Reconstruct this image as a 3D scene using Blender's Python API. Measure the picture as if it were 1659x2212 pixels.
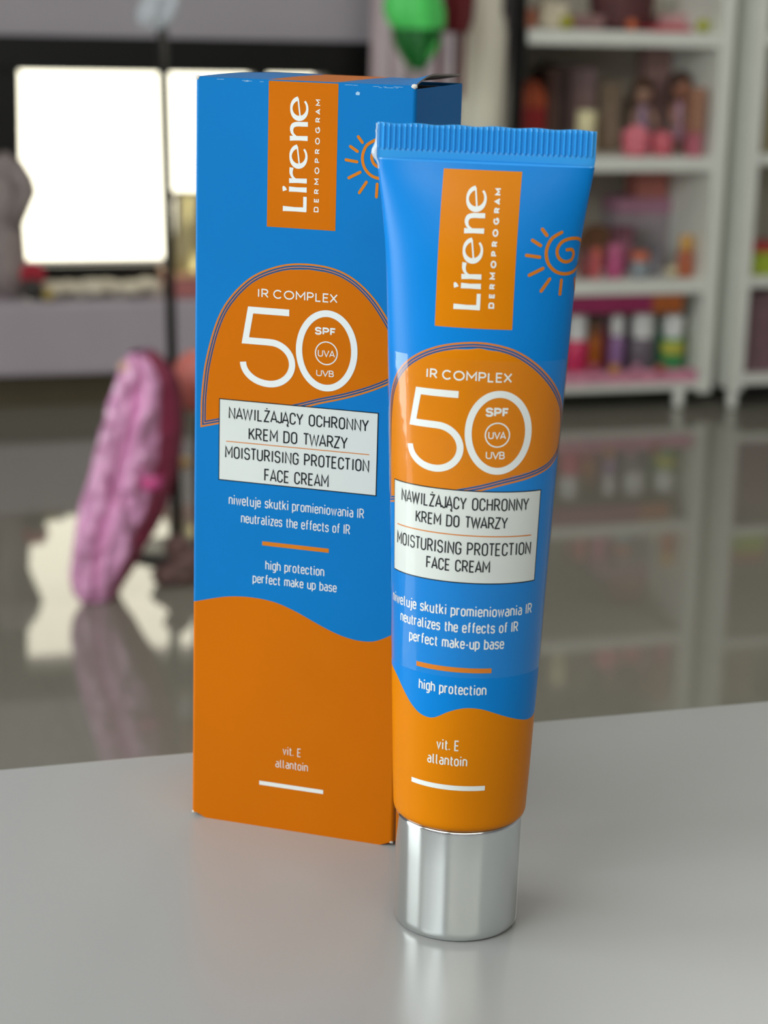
import bpy, bmesh, math, random
import numpy as np
from mathutils import Vector, Matrix, noise

for o in list(bpy.data.objects):
    bpy.data.objects.remove(o)
SC = bpy.context.scene
COL = SC.collection
V3 = Vector
MM = 0.001

# ------------------------------------------------------------------ camera
IMG_W, IMG_H = 1659, 2212
FPX = 4446.06
AN = math.radians(18.6)          # the counter edge and the back wall run along world x; carton axis values were measured turned by this
TURN = Matrix.Rotation(-AN, 3, 'Z')
PITCH, ROLL = 0.249189, 0.0289737
EYE = TURN @ V3((-0.0038487, -0.3974222, 0.1728832))
FWD = V3((0, math.cos(PITCH), -math.sin(PITCH)))
_r = V3((1, 0, 0)); _u = _r.cross(FWD)
RGT = TURN @ (math.cos(ROLL) * _r + math.sin(ROLL) * _u)
UPV = TURN @ (-math.sin(ROLL) * _r + math.cos(ROLL) * _u)
FWD = TURN @ FWD
cd = bpy.data.cameras.new('camera')
cam = bpy.data.objects.new('camera', cd); COL.objects.link(cam)
cam.matrix_world = Matrix(((RGT.x, UPV.x, -FWD.x, EYE.x), (RGT.y, UPV.y, -FWD.y, EYE.y),
                           (RGT.z, UPV.z, -FWD.z, EYE.z), (0, 0, 0, 1)))
cd.sensor_fit = 'VERTICAL'; cd.sensor_height = 36.0; cd.sensor_width = 27.0
cd.lens = FPX / IMG_H * 36.0
cd.clip_start = 0.01; cd.clip_end = 60
cd.dof.use_dof = True; cd.dof.focus_distance = 0.392; cd.dof.aperture_fstop = 25
SC.camera = cam

# ------------------------------------------------------------------ room frame
AX = V3((1, 0, 0)); BX = V3((0, 1, 0))
FLOOR = -1.0


def rm(s, t, z):
    return AX * s + BX * t + V3((0, 0, z))


def at(px, py, t):
    """room coordinates (s, z) of what is seen at a picture point on the plane at depth t"""
    d = FWD + RGT * ((px - IMG_W / 2) / FPX) - UPV * ((py - IMG_H / 2) / FPX)
    k = (t - EYE.dot(BX)) / d.dot(BX)
    h = EYE + d * k
    return h.dot(AX), h.z


# ------------------------------------------------------------------ world, lights, exposure
SC.view_settings.view_transform = 'Standard'
SC.view_settings.look = 'None'
SC.view_settings.gamma = 1.0
SC.view_settings.use_curve_mapping = False
SC.view_settings.exposure = -0.86
SC.cycles.max_bounces = 10
SC.cycles.caustics_reflective = False
SC.cycles.caustics_refractive = False
SC.cycles.sample_clamp_indirect = 6.0
w = bpy.data.worlds.new('daylight'); SC.world = w; w.use_nodes = True
bg = w.node_tree.nodes['Background']
bg.inputs[0].default_value = (1.0, 0.95, 0.74, 1); bg.inputs[1].default_value = 5.6


def area_light(name, loc, direction, sx, sy, power, color):
    ld = bpy.data.lights.new(name, 'AREA'); ld.shape = 'RECTANGLE'; ld.size = sx; ld.size_y = sy
    ld.energy = power; ld.color = color
    o = bpy.data.objects.new(name, ld); COL.objects.link(o)
    o.location = loc; o.rotation_euler = direction.to_track_quat('-Z', 'Y').to_euler()
    return o


ROOM_L, ROOM_R, ROOM_F, ROOM_B, ROOM_T = -2.6, 5.2, -3.2, 5.75, 2.4
area_light('window_daylight_left', rm(ROOM_L - 0.02, 0.90, 0.45), AX, 1.55, 1.75, 108, (0.82, 0.93, 1.0))
area_light('added_front_fill', rm(-0.4, ROOM_F - 0.02, 1.95), V3((0, 1, -.35)), 3.6, .72, 18, (0.90, 0.96, 1.0))  # added window light behind the camera, soft frontal fill
area_light('added_high_fill', rm(ROOM_L - 0.02, -1.35, 1.90), V3((1, .3, -.5)), 2.4, .76, 108, (0.86, 0.95, 1.0))  # added high side light, set above what the cap mirrors
for s_, t_, p_ in ((0.3, 2.6, 16), (2.0, 3.0, 38), (2.4, -0.6, .5), (0.2, -0.8, 2)):
    area_light('added_ceiling_fill', rm(s_, t_, ROOM_T - 0.075), V3((0, 0, -1)), 1.1, 0.28, p_, (1.0, 0.97, 0.92))  # added ceiling fill, mostly to brighten the background


# ------------------------------------------------------------------ helpers
def lin(c):
    return tuple(((v / 255) / 12.92 if v / 255 <= 0.04045 else ((v / 255 + 0.055) / 1.055) ** 2.4) for v in c)


_MATS = {}


def mat(name, rgb, rough=0.5, metal=0.0, spec=0.5, var=0.06, scale=20.0, bump=0.0, bscale=200.0, bdist=0.0005,
        coat=0.0, alpha=None, k=1.0):
    if name in _MATS:
        return _MATS[name]
    m = bpy.data.materials.new(name); m.use_nodes = True
    nt = m.node_tree; p = nt.nodes['Principled BSDF']
    c = [min(1.0, v * k) for v in lin(rgb)]
    tc = nt.nodes.new('ShaderNodeTexCoord')
    nz = nt.nodes.new('ShaderNodeTexNoise'); nz.inputs['Scale'].default_value = scale; nz.inputs['Detail'].default_value = 3
    nt.links.new(tc.outputs['Object'], nz.inputs['Vector'])
    rp = nt.nodes.new('ShaderNodeValToRGB')
    rp.color_ramp.elements[0].position = 0.3; rp.color_ramp.elements[1].position = 0.7
    rp.color_ramp.elements[0].color = (*[v * (1 - var) for v in c], 1)
    rp.color_ramp.elements[1].color = (*[min(1, v * (1 + var)) for v in c], 1)
    nt.links.new(nz.outputs['Fac'], rp.inputs['Fac'])
    nt.links.new(rp.outputs['Color'], p.inputs['Base Color'])
    p.inputs['Roughness'].default_value = rough
    p.inputs['Metallic'].default_value = metal
    p.inputs['Specular IOR Level'].default_value = spec
    if coat:
        p.inputs['Coat Weight'].default_value = coat; p.inputs['Coat Roughness'].default_value = 0.06
    if alpha is not None:
        p.inputs['Alpha'].default_value = alpha
    if bump:
        n2 = nt.nodes.new('ShaderNodeTexNoise'); n2.inputs['Scale'].default_value = bscale; n2.inputs['Detail'].default_value = 3
        nt.links.new(tc.outputs['Object'], n2.inputs['Vector'])
        b = nt.nodes.new('ShaderNodeBump'); b.inputs['Strength'].default_value = bump; b.inputs['Distance'].default_value = bdist
        nt.links.new(n2.outputs['Fac'], b.inputs['Height']); nt.links.new(b.outputs['Normal'], p.inputs['Normal'])
    _MATS[name] = m
    return m


class MB:
    """collects faces with material slots, builds ONE mesh object"""

    def __init__(self):
        self.v = []; self.f = []; self.m = []; self.smooth = []

    def add(self, verts, faces, mi=0, smooth=False):
        b = len(self.v); self.v.extend(V3(p) for p in verts)
        for f in faces:
            self.f.append([i + b for i in f]); self.m.append(mi); self.smooth.append(smooth)

    def bm(self, bm, mi=0, smooth=False):
        bm.verts.index_update()
        self.add([v.co.copy() for v in bm.verts], [[v.index for v in f.verts] for f in bm.faces], mi, smooth)
        bm.free()

    def box(self, s0, s1, t0, t1, z0, z1, mi=0, bev=0.0, seg=2, rot=0.0):
        bm = bmesh.new(); bmesh.ops.create_cube(bm, size=1.0)
        for v in bm.verts:
            v.co = V3((v.co.x * (s1 - s0), v.co.y * (t1 - t0), v.co.z * (z1 - z0)))
        if bev:
            bmesh.ops.bevel(bm, geom=list(bm.edges), offset=bev, segments=seg, profile=0.5, affect='EDGES')
        c = ((s0 + s1) / 2, (t0 + t1) / 2, (z0 + z1) / 2)
        cr, sr = math.cos(rot), math.sin(rot)
        for v in bm.verts:
            x, y, z = v.co
            x, z = x * cr - z * sr, x * sr + z * cr
            v.co = rm(c[0] + x, c[1] + y, c[2] + z)
        self.bm(bm, mi)
        return self

    def lathe(self, s, t, z, prof, mi=0, n=28, sq=1.0, smooth=True):
        """profile of (radius, height) turned about the vertical at (s, t, z)"""
        vs, fs = [], []
        for r, h in prof:
            for i in range(n):
                a = 2 * math.pi * i / n
                vs.append(rm(s + r * math.cos(a), t + r * sq * math.sin(a), z + h))
        for j in range(len(prof) - 1):
            for i in range(n):
                fs.append([j * n + i, j * n + (i + 1) % n, (j + 1) * n + (i + 1) % n, (j + 1) * n + i])
        fs.append(list(range(n))[::-1]); fs.append([(len(prof) - 1) * n + i for i in range(n)])
        self.add(vs, fs, mi, smooth)
        return self

    def tubep(self, pts, r, mi=0, n=10):
        """round bar along points, radius or list of radii"""
        pts = [V3(p) for p in pts]; rr = r if isinstance(r, (list, tuple)) else [r] * len(pts)
        vs, fs = [], []
        for i, p in enumerate(pts):
            d = (pts[min(i + 1, len(pts) - 1)] - pts[max(i - 1, 0)]).normalized()
            x = d.orthogonal().normalized()
            if i:
                x = (px_ - d * px_.dot(d)).normalized()
            px_ = x; y = d.cross(x)
            for k in range(n):
                a = 2 * math.pi * k / n
                vs.append(p + (x * math.cos(a) + y * math.sin(a)) * rr[i])
        for j in range(len(pts) - 1):
            for k in range(n):
                fs.append([j * n + k, j * n + (k + 1) % n, (j + 1) * n + (k + 1) % n, (j + 1) * n + k])
        fs.append(list(range(n))[::-1]); fs.append([(len(pts) - 1) * n + k for k in range(n)])
        self.add(vs, fs, mi, True)
        return self

    def blob(self, s, t, z, rs, rt, rz, mi=0, amp=0.0, freq=8.0, seed=0, sub=4):
        bm = bmesh.new(); bmesh.ops.create_icosphere(bm, subdivisions=sub, radius=1.0)
        for v in bm.verts:
            d = v.co.normalized()
            k = 1 + amp * noise.noise(d * freq * 0.5 + V3((seed * 7.1, seed * 3.3, seed)))
            v.co = rm(s + d.x * rs * k, t + d.y * rt * k, z + d.z * rz * k)
        self.bm(bm, mi, True)
        return self

    def sheet(self, grid, mi=0, smooth=True, closed=False):
        nr, nc = len(grid), len(grid[0])
        vs = [p for r in grid for p in r]; fs = []
        for j in range(nr - 1):
            for i in range(nc if closed else nc - 1):
                i2 = (i + 1) % nc
                fs.append([j * nc + i, j * nc + i2, (j + 1) * nc + i2, (j + 1) * nc + i])
        self.add(vs, fs, mi, smooth)
        return self

    def build(self, name, mats, parent=None):
        me = bpy.data.meshes.new(name)
        off = parent_loc(parent)
        me.from_pydata([tuple(p - off) for p in self.v], [], self.f)
        for m_ in (mats if isinstance(mats, (list, tuple)) else [mats]):
            me.materials.append(m_)
        me.polygons.foreach_set('material_index', self.m)
        me.polygons.foreach_set('use_smooth', self.smooth)
        me.update()
        o = bpy.data.objects.new(name, me); COL.objects.link(o)
        if parent is not None:
            o.parent = parent
        return o


def parent_loc(p):
    c = V3((0, 0, 0))
    while p is not None:
        c = c + p.location; p = p.parent
    return c


def fixnormals(o):
    bm = bmesh.new(); bm.from_mesh(o.data); bmesh.ops.recalc_face_normals(bm, faces=bm.faces); bm.to_mesh(o.data); bm.free()
    return o


def thing(name, label, cat, loc, group=None):
    o = bpy.data.objects.new(name, None); COL.objects.link(o)
    o.location = loc; o.empty_display_size = 0.02
    return tag(o, label, cat, group)


def tag(o, label, cat, group=None):
    o['label'] = label; o['category'] = cat
    if group: o['group'] = group
    return o


def struct(o):
    o['kind'] = 'structure'
    return o


random.seed(4)

# ------------------------------------------------------------------ setting: room shell
def floor_material():
    m = bpy.data.materials.new('polished_granite'); m.use_nodes = True
    nt = m.node_tree; p = nt.nodes['Principled BSDF']
    tc = nt.nodes.new('ShaderNodeTexCoord')
    mp = nt.nodes.new('ShaderNodeMapping'); mp.inputs['Location'].default_value = (0.2, 0.1, 0)
    nt.links.new(tc.outputs['Object'], mp.inputs['Vector'])
    br = nt.nodes.new('ShaderNodeTexBrick'); br.offset = 0.0
    br.inputs['Scale'].default_value = 1.0; br.inputs['Mortar Size'].default_value = 0.0015
    br.inputs['Brick Width'].default_value = 0.6; br.inputs['Row Height'].default_value = 0.6
    nz = nt.nodes.new('ShaderNodeTexNoise'); nz.inputs['Scale'].default_value = 60; nz.inputs['Detail'].default_value = 6
    rp = nt.nodes.new('ShaderNodeValToRGB')
    rp.color_ramp.elements[0].color = (0.20, 0.19, 0.155, 1); rp.color_ramp.elements[1].color = (0.29, 0.28, 0.235, 1)
    nt.links.new(tc.outputs['Object'], nz.inputs['Vector']); nt.links.new(nz.outputs['Fac'], rp.inputs['Fac'])
    nt.links.new(mp.outputs['Vector'], br.inputs['Vector'])
    nt.links.new(rp.outputs['Color'], br.inputs['Color1']); nt.links.new(rp.outputs['Color'], br.inputs['Color2'])
    br.inputs['Mortar'].default_value = (0.2, 0.19, 0.16, 1)
    nt.links.new(br.outputs['Color'], p.inputs['Base Color'])
    p.inputs['Roughness'].default_value = 0.035; p.inputs['Specular IOR Level'].default_value = 0.5
    return m


M_wall = mat('lavender_paint', (186, 180, 188), 0.7, scale=3, var=0.03)
M_ceil = mat('ceiling_paint', (205, 203, 198), 0.8, scale=2, var=0.02)
M_blk = mat('black_frame', (16, 16, 15), 0.35, var=0.1)
M_white = mat('white_laminate', (236, 238, 230), 0.4, var=0.02)

mb = MB(); mb.box(ROOM_L, ROOM_R, ROOM_F, ROOM_B, FLOOR - 0.1, FLOOR); struct(mb.build('floor', floor_material()))
mb = MB(); mb.box(ROOM_L - .12, ROOM_R + .12, ROOM_F - .12, ROOM_B + .12, ROOM_T, ROOM_T + 0.1); struct(mb.build('ceiling', M_ceil))


def wall_open(name, axis, pos, thick, lo, hi, openings, material):
    """wall along s (axis 's') or t, with rectangular openings (u0,u1,z0,z1) listed left to right"""
    m_ = MB()

    def bx(u0, u1, z0, z1):
        if u1 - u0 < 1e-5 or z1 - z0 < 1e-5: return
        if axis == 's': m_.box(u0, u1, min(pos, pos + thick), max(pos, pos + thick), z0, z1)
        else: m_.box(min(pos, pos + thick), max(pos, pos + thick), u0, u1, z0, z1)
    c = lo
    for (u0, u1, z0, z1) in openings:
        bx(c, u0, FLOOR, ROOM_T); bx(u0, u1, FLOOR, z0); bx(u0, u1, z1, ROOM_T); c = u1
    bx(c, hi, FLOOR, ROOM_T)
    return struct(m_.build(name, material))


# the bright window in the back wall
wl, wz1 = at(38, 150, ROOM_B); _, wz0 = at(45, 572, ROOM_B); wr, _ = at(700, 150, ROOM_B)
fl_, fz1 = at(-140, 72, ROOM_B); fr_, _ = at(803, 120, ROOM_B); _, fz0 = at(200, 660, ROOM_B)
wall_open('wall_back', 's', ROOM_B, 0.12, ROOM_L, ROOM_R, [(wl, wr, wz0, wz1)], M_wall)
wall_open('wall_left', 't', ROOM_L, -0.12, ROOM_F, ROOM_B, [(-2.6, -0.1, 1.50, 2.30), (0.1, 1.7, -0.45, 1.35)], M_wall)
wall_open('wall_right', 't', ROOM_R, 0.12, ROOM_F, ROOM_B, [], M_wall)
wall_open('wall_front', 's', ROOM_F, -0.12, ROOM_L, ROOM_R, [(-2.25, 1.45, 1.56, 2.34)], M_wall)


def glass_material():
    m = bpy.data.materials.new('window_glass'); m.use_nodes = True
    nt = m.node_tree; nt.nodes.remove(nt.nodes['Principled BSDF'])
    tr = nt.nodes.new('ShaderNodeBsdfTransparent'); gl = nt.nodes.new('ShaderNodeBsdfGlossy'); gl.inputs['Roughness'].default_value = 0.02
    fr = nt.nodes.new('ShaderNodeFresnel'); fr.inputs['IOR'].default_value = 1.35
    mx = nt.nodes.new('ShaderNodeMixShader')
    nt.links.new(fr.outputs[0], mx.inputs[0]); nt.links.new(tr.outputs[0], mx.inputs[1]); nt.links.new(gl.outputs[0], mx.inputs[2])
    nt.links.new(mx.outputs[0], nt.nodes['Material Output'].inputs['Surface'])
    return m


M_glass = glass_material()


def window(name, axis, pos, u0, u1, z0, z1, fu0, fu1, fz0_, fz1_, depth, mull):
    """frame (outer fu.., opening u..) standing a little proud of the wall face, with a pane"""
    f = MB()

    def bx(m_, a0, a1, d0, d1, c0, c1):
        if axis == 's': m_.box(a0, a1, d0, d1, c0, c1, bev=0.004, seg=1)
        else: m_.box(d0, d1, a0, a1, c0, c1, bev=0.004, seg=1)
    d0, d1 = pos - depth, pos + 0.06
    bx(f, fu0, fu1, d0, d1, z1, fz1_); bx(f, fu0, fu1, d0, d1, fz0_, z0)
    bx(f, fu0, u0, d0, d1, z0, z1); bx(f, u1, fu1, d0, d1, z0, z1)
    for mu in mull:
        bx(f, mu - .02, mu + .02, d0 + 0.01, d1, z0, z1)
    fo = struct(f.build(name, M_blk))
    p = MB(); bx(p, u0, u1, pos + 0.03, pos + 0.036, z0, z1)
    p.build('pane', M_glass, fo)
    return fo


window('window_1', 's', ROOM_B, wl, wr, wz0, wz1, fl_, fr_, fz0, fz1, 0.03, [at(560, 150, ROOM_B)[0]])
# unseen daylight window on the left; front and high-left ones are added for fill
f = MB()
for a_ in ((0.06, 1.74, -0.49, -0.45), (0.06, 1.74, 1.35, 1.39), (0.06, 0.1, -0.45, 1.35), (1.7, 1.74, -0.45, 1.35)):
    f.box(ROOM_L - .02, ROOM_L + .02, a_[0], a_[1], a_[2], a_[3])
struct(f.build('window_2', M_white))
f = MB()
for a_ in ((-2.29, 1.49, 1.52, 1.56), (-2.29, 1.49, 2.34, 2.38), (-2.29, -2.25, 1.56, 2.34), (1.45, 1.49, 1.56, 2.34)):
    f.box(a_[0], a_[1], ROOM_F - .02, ROOM_F + .02, a_[2], a_[3])
struct(f.build('added_front_window', M_white))  # unseen frame added round the front fill light
f = MB()
for a_ in ((-2.64, -0.06, 1.46, 1.50), (-2.64, -0.06, 2.30, 2.34), (-2.64, -2.6, 1.50, 2.30), (-0.1, -0.06, 1.50, 2.30)):
    f.box(ROOM_L - .02, ROOM_L + .02, a_[0], a_[1], a_[2], a_[3])
struct(f.build('added_high_window', M_white))  # unseen frame added round the high left fill light

# ------------------------------------------------------------------ counter with white top
M_counter = mat('white_counter_laminate', (174, 175, 175), 0.28, var=0.02, scale=6, spec=0.5)
cnt = thing('counter', 'light grey-white counter top carrying the carton and the cream tube', 'counter', rm(0.1, -0.3, FLOOR))
EDGE_T = 0.0638
m_ = MB(); m_.box(-0.75, 1.05, -0.72, EDGE_T, -0.030, 0.0, bev=0.0012, seg=3); m_.build('worktop', M_counter, cnt)
m_ = MB(); m_.box(-0.72, 1.02, -0.69, EDGE_T - 0.03, FLOOR, -0.030, bev=0.002); m_.build('cabinet_body', M_white, cnt)

# ------------------------------------------------------------------ background: bench, window things
M_bench = mat('lavender_bench', (186, 176, 186), 0.5, var=0.04, scale=4)
M_fluff = mat('white_fleece', (235, 226, 205), 0.9, var=0.12, scale=40, bump=0.8, bscale=60, bdist=0.01)
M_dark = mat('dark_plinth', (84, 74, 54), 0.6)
bt = 5.30
bs0, bz1 = at(-260, 662, bt); bs1, _ = at(470, 662, bt); _, bz0 = at(150, 812, bt)
bench = thing('display_bench', 'low lavender display bench under the bright window', 'bench', rm((bs0 + bs1) / 2, bt + .2, FLOOR))
m_ = MB(); m_.box(bs0, bs1, bt, ROOM_B - 0.05, bz0, bz1, bev=0.012); m_.build('bench_body', M_bench, bench)
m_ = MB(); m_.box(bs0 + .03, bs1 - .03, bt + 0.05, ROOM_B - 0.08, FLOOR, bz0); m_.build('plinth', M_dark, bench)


def heap(name, label, cat, x0, x1, ytop, t, m, base, lumps, seed, group=None):
    s0, _ = at(x0, ytop, t); s1, z1 = at(x1, ytop, t)
    b = MB(); h = z1 - base
    for i in range(lumps):
        k = (i + .5) / lumps
        hh = h * (0.62 + 0.45 * random.random())
        b.blob(s0 + (s1 - s0) * k, t + 0.02 * (i % 2), base + hh * .5, (s1 - s0) / lumps * .75, 0.08, hh * .5, amp=.35, freq=5, seed=seed + i, sub=3)
    return tag(b.build(name, m), label, cat, group)


tf = 5.42
heap('fleece_throw', 'crumpled cream-white fleece lying along the lavender bench below the window', 'throw', 95, 345, 596, tf, M_fluff, bz1 + .008, 6, 3)
# pale grey ornament at the left edge
s_, z_ = at(28, 330, 5.45)
orn = thing('ornament', 'pale grey tall draped ornament with pointed side at the window corner', 'ornament', rm(s_, 5.45, bz1))
M_pg = mat('pale_grey_cloth', (160, 148, 146), 0.85, bump=.4, bscale=30, bdist=.01)
h_ = z_ - bz1
m_ = MB(); m_.lathe(s_ - .02, 5.47, bz1, [(0.05, 0), (0.058, h_ * .2), (0.05, h_ * .5), (0.055, h_ * .75), (0.04, h_ * .93), (0.01, h_)], n=24)
m_.build('draped_body', M_pg, orn)
e0 = at(40, 360, 5.45); e1 = at(74, 402, 5.45); e2 = at(38, 480, 5.45)
m_ = MB(); m_.tubep([rm(e0[0] - .02, 5.44, e0[1]), rm(*(e1[0] - .035, 5.42, e1[1] + .008)), rm(e1[0] - .028, 5.42, e1[1] - .004), rm(e2[0] - .02, 5.44, e2[1])], [.035, .033, .033, .035], n=14)
m_.build('side_point', M_pg, orn)
# small toys on the bench
def ball_thing(name, label, cat, px, py, rpx, t, m, z0, group=None, sq=1.0):
    s, z = at(px, py, t); r = rpx * (t + .40) / FPX * 1.02
    b = MB(); b.blob(s, t, z0 + r * sq, r, r, r * sq, amp=.12, freq=4, seed=px, sub=3)
    return tag(b.build(name, m), label, cat, group)


s_, z_ = at(70, 592, 5.36)
dec = thing('toy_flower', 'small red-petalled toy flower on the bench left of the fleece', 'toy', rm(s_, 5.36, bz1))
m_ = MB(); m_.tubep([rm(s_ + .02, 5.36, bz1), rm(s_ + .008, 5.36, (bz1 + z_) / 2), rm(s_, 5.36, z_)], .006); m_.build('stem', mat('olive_stem', (150, 140, 70), .7), dec)
m_ = MB()
for k in range(6):
    a_ = k * math.pi / 3
    m_.blob(s_ + .02 * math.cos(a_), 5.355, z_ + .02 * math.sin(a_), .017, .012, .017, sub=2)
m_.build('petals', mat('crimson', (190, 30, 60), .5), dec)
ball_thing('pebble_candle', 'olive-yellow rounded candle between toy flower and fleece', 'candle', 104, 632, 14, 5.34, mat('olive_yellow', (190, 170, 95), .5), bz1)
s_, z_ = at(40, 612, 5.38)
m_ = MB(); m_.blob(s_ + .03, 5.335, bz1 + .034, .03, .03, .03, amp=.3, seed=9, sub=3)
tag(m_.build('dark_pouch', mat('charcoal_cloth', (70, 66, 64), .8)), 'small charcoal pouch on the bench at the far left', 'pouch')

# vase and box in the right pane
VASE_M = mat('cream_frosted_glass', (244, 232, 176), .35)
VASE_M.node_tree.nodes['Principled BSDF'].inputs['Transmission Weight'].default_value = .75
s0, zb = at(366, 586, 5.40); s1, zt = at(440, 412, 5.40)
sc_ = (s0 + s1) / 2; rr_ = (s1 - s0) / 2; hv = zt - zb
zbx = at(380, 585, 5.4)[1]
bxo = thing('storage_box', 'dusty pink storage box half hidden behind the blue and orange carton', 'box', rm(sc_ + .02, 5.40, bz1))
m_ = MB(); m_.box(at(373, 600, 5.34)[0], at(470, 600, 5.34)[0], 5.34, 5.50, bz1, zbx - .014, bev=.006); m_.build('box_body', mat('dusty_pink', (190, 120, 118), .6), bxo)
m_ = MB(); m_.box(at(370, 600, 5.33)[0], at(474, 600, 5.33)[0], 5.33, 5.51, zbx - .014, zbx, bev=.004); m_.build('lid', mat('peach', (240, 190, 150), .6), bxo)
m_ = MB(); m_.lathe(sc_, 5.42, zbx, [(rr_ * .85, 0), (rr_ * .95, hv * .10), (rr_ * .85, hv * .3), (rr_ * .55, hv * .52), (rr_ * .36, hv * .68), (rr_ * .38, hv * .82), (rr_ * .55, hv * .98)], n=32)
tag(m_.build('vase', VASE_M), 'cream vase with narrow neck standing on the dusty pink box', 'vase')

bb = thing('display_box', 'tall beige box behind the cream vase in the bright window', 'box', rm(at(430, 500, 5.6)[0], 5.57, bz1))
b0_, bt_ = at(388, 418, 5.54); b1_, _ = at(480, 418, 5.54)
m_ = MB(); m_.box(b0_, b1_, 5.54, 5.62, bz1 + .0006, bt_ - .03, bev=.004); m_.build('box_body', mat('beige_card', (205, 192, 160), .7), bb)
m_ = MB(); m_.box(b0_ - .003, b1_ + .003, 5.537, 5.623, bt_ - .03, bt_, bev=.003); m_.build('lid', mat('beige_lid', (214, 200, 168), .7), bb)

# ------------------------------------------------------------------ stand with post, hanging bag, pink bag
pt = 3.75
M_post = mat('dark_steel', (30, 29, 25), 0.35, metal=0.4)
p_top = at(345, -120, pt); p_bot = at(374, 860, pt)
sl = (p_bot[0] - p_top[0]) / (p_bot[1] - p_top[1])
foot = p_bot[0] + sl * (FLOOR - p_bot[1])
st = thing('display_stand', 'slim dark steel post stand in front of the bright window', 'stand', rm(foot, pt, FLOOR))
m_ = MB(); m_.tubep([rm(foot, pt, FLOOR + .01), rm(p_top[0], pt, p_top[1])], .0108, n=14); m_.build('post', M_post, st)
m_ = MB(); m_.lathe(foot, pt, FLOOR, [(.11, 0), (.11, .006), (.09, .012), (.015, .016)], n=30); m_.build('base_plate', M_post, st)
hz = at(345, -60, pt)
m_ = MB(); m_.tubep([rm(hz[0] + .0, pt, hz[1]), rm(hz[0], pt - .05, hz[1] + .006), rm(hz[0], pt - .10, hz[1] + .004), rm(hz[0], pt - .11, hz[1] + .02)], .003, n=8); m_.build('hook', M_post, st)

# clear bag hanging from the hook
M_clear = mat('cloudy_plastic', (205, 212, 220), .25, alpha=.55, bump=.5, bscale=25, bdist=.01)
q0 = at(292, 46, pt - .09); q1 = at(366, 10, pt - .09); qt = at(330, -70, pt - .09)
g = []
for j in range(9):
    v = j / 8; row = []
    for i in range(21):
        u = i / 20 * 2 * math.pi
        w_ = (.012 + .045 * math.sin(min(1, v * 1.25) * math.pi / 2)) * (1 if v < .95 else .75)
        cs = hz[0] + (((q0[0] + q1[0]) / 2) - hz[0]) * v
        row.append(rm(cs + w_ * math.cos(u) * .72, pt - .10 + w_ * .45 * math.sin(u) + .006 * math.sin(u * 5 + v * 4), hz[1] + (q0[1] - hz[1] - .002 + .012 * math.sin(u)) * v))
    g.append(row)
m_ = MB(); m_.sheet(g); hb = tag(m_.build('plastic_bag', M_clear), 'cloudy clear plastic bag hanging at the top of the steel post', 'bag')

# pink plastic-wrapped bag: rows of (left edge, front right edge, side right edge) measured down its height
M_pink = mat('pink_film', (240, 168, 214), .16, var=.22, scale=14, coat=.6, bump=.6, bscale=35, bdist=.01)
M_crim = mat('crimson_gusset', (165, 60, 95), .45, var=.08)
tp = 3.43
rows = [(775, 276, 312, 322), (795, 262, 330, 345), (830, 246, 346, 372), (870, 233, 350, 384), (920, 221, 350, 389), (970, 208, 346, 388), (1020, 195, 342, 382),
        (1070, 181, 331, 370), (1120, 170, 318, 355), (1170, 160, 298, 334), (1220, 152, 276, 303), (1260, 150, 258, 282), (1290, 158, 246, 262), (1311, 176, 236, 250)]
pts_ = []
for (y, xl, xr, xs) in rows:
    pts_.append((at(xl, y, tp), at(xr - 5, y, tp), at(xs + 8, y, tp + .05)))
zlow = pts_[-1][0][1]; dz_ = zlow - FLOOR - .002
pb = thing('pink_bag', 'shiny pink plastic-wrapped bag leaning upright on the floor by the steel post', 'bag', rm(pts_[-1][0][0], tp, FLOOR))


def catrow(tab, k):
    n = len(tab) - 1; x = k * n; i = min(int(x), n - 1); f_ = x - i
    g_ = lambda q: np.array(tab[max(0, min(n, q))], float).ravel()
    p0, p1, p2, p3 = g_(i - 1), g_(i), g_(i + 1), g_(i + 2)
    return .5 * ((2 * p1) + (-p0 + p2) * f_ + (2 * p0 - 5 * p1 + 4 * p2 - p3) * f_ ** 2 + (-p0 + 3 * p1 - 3 * p2 + p3) * f_ ** 3)


tab = [(a[0], b[0], c[0], a[1] - dz_) for a, b, c in pts_]
NR, NC = 70, 34
gf, gs, gb = [], [], []
for j in range(NR + 1):
    l_, r_, sd, z = catrow(tab, j / NR)
    end = max(0.0, math.sin(math.pi * min(1, max(0, (j + .5) / (NR + 1))))) ** .45
    row, back = [], []
    for i in range(NC + 1):
        u = i / NC
        s = l_ + (r_ - l_) * u
        bul = .032 * end * math.sin(math.pi * (u * .9 + .05)) ** .7
        groove = .026 * math.exp(-((u - .47 - .06 * math.sin(j * .12)) / .07) ** 2) * end
        n_ = .022 * noise.noise(V3((s * 24, z * 17, 2.2))) + .013 * noise.noise(V3((s * 62, z * 40, 7.7)))
        row.append(rm(s, tp - bul + groove + n_ * end, max(FLOOR + .001, z)))
        back.append(rm(sd + (l_ + .02 - sd) * u, tp + .05 + .04 * end * math.sin(math.pi * u), max(FLOOR + .001, z)))
    gf.append(row)
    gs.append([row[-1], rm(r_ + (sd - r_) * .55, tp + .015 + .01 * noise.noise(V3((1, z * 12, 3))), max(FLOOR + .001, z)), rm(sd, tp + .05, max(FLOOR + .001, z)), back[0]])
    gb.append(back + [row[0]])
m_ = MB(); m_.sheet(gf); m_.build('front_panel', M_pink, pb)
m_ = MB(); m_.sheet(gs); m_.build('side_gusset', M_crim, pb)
m_ = MB(); m_.sheet(gb); m_.build('back_panel', M_pink, pb)
s_, z_ = at(322, 1040, tp - .03)
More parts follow.
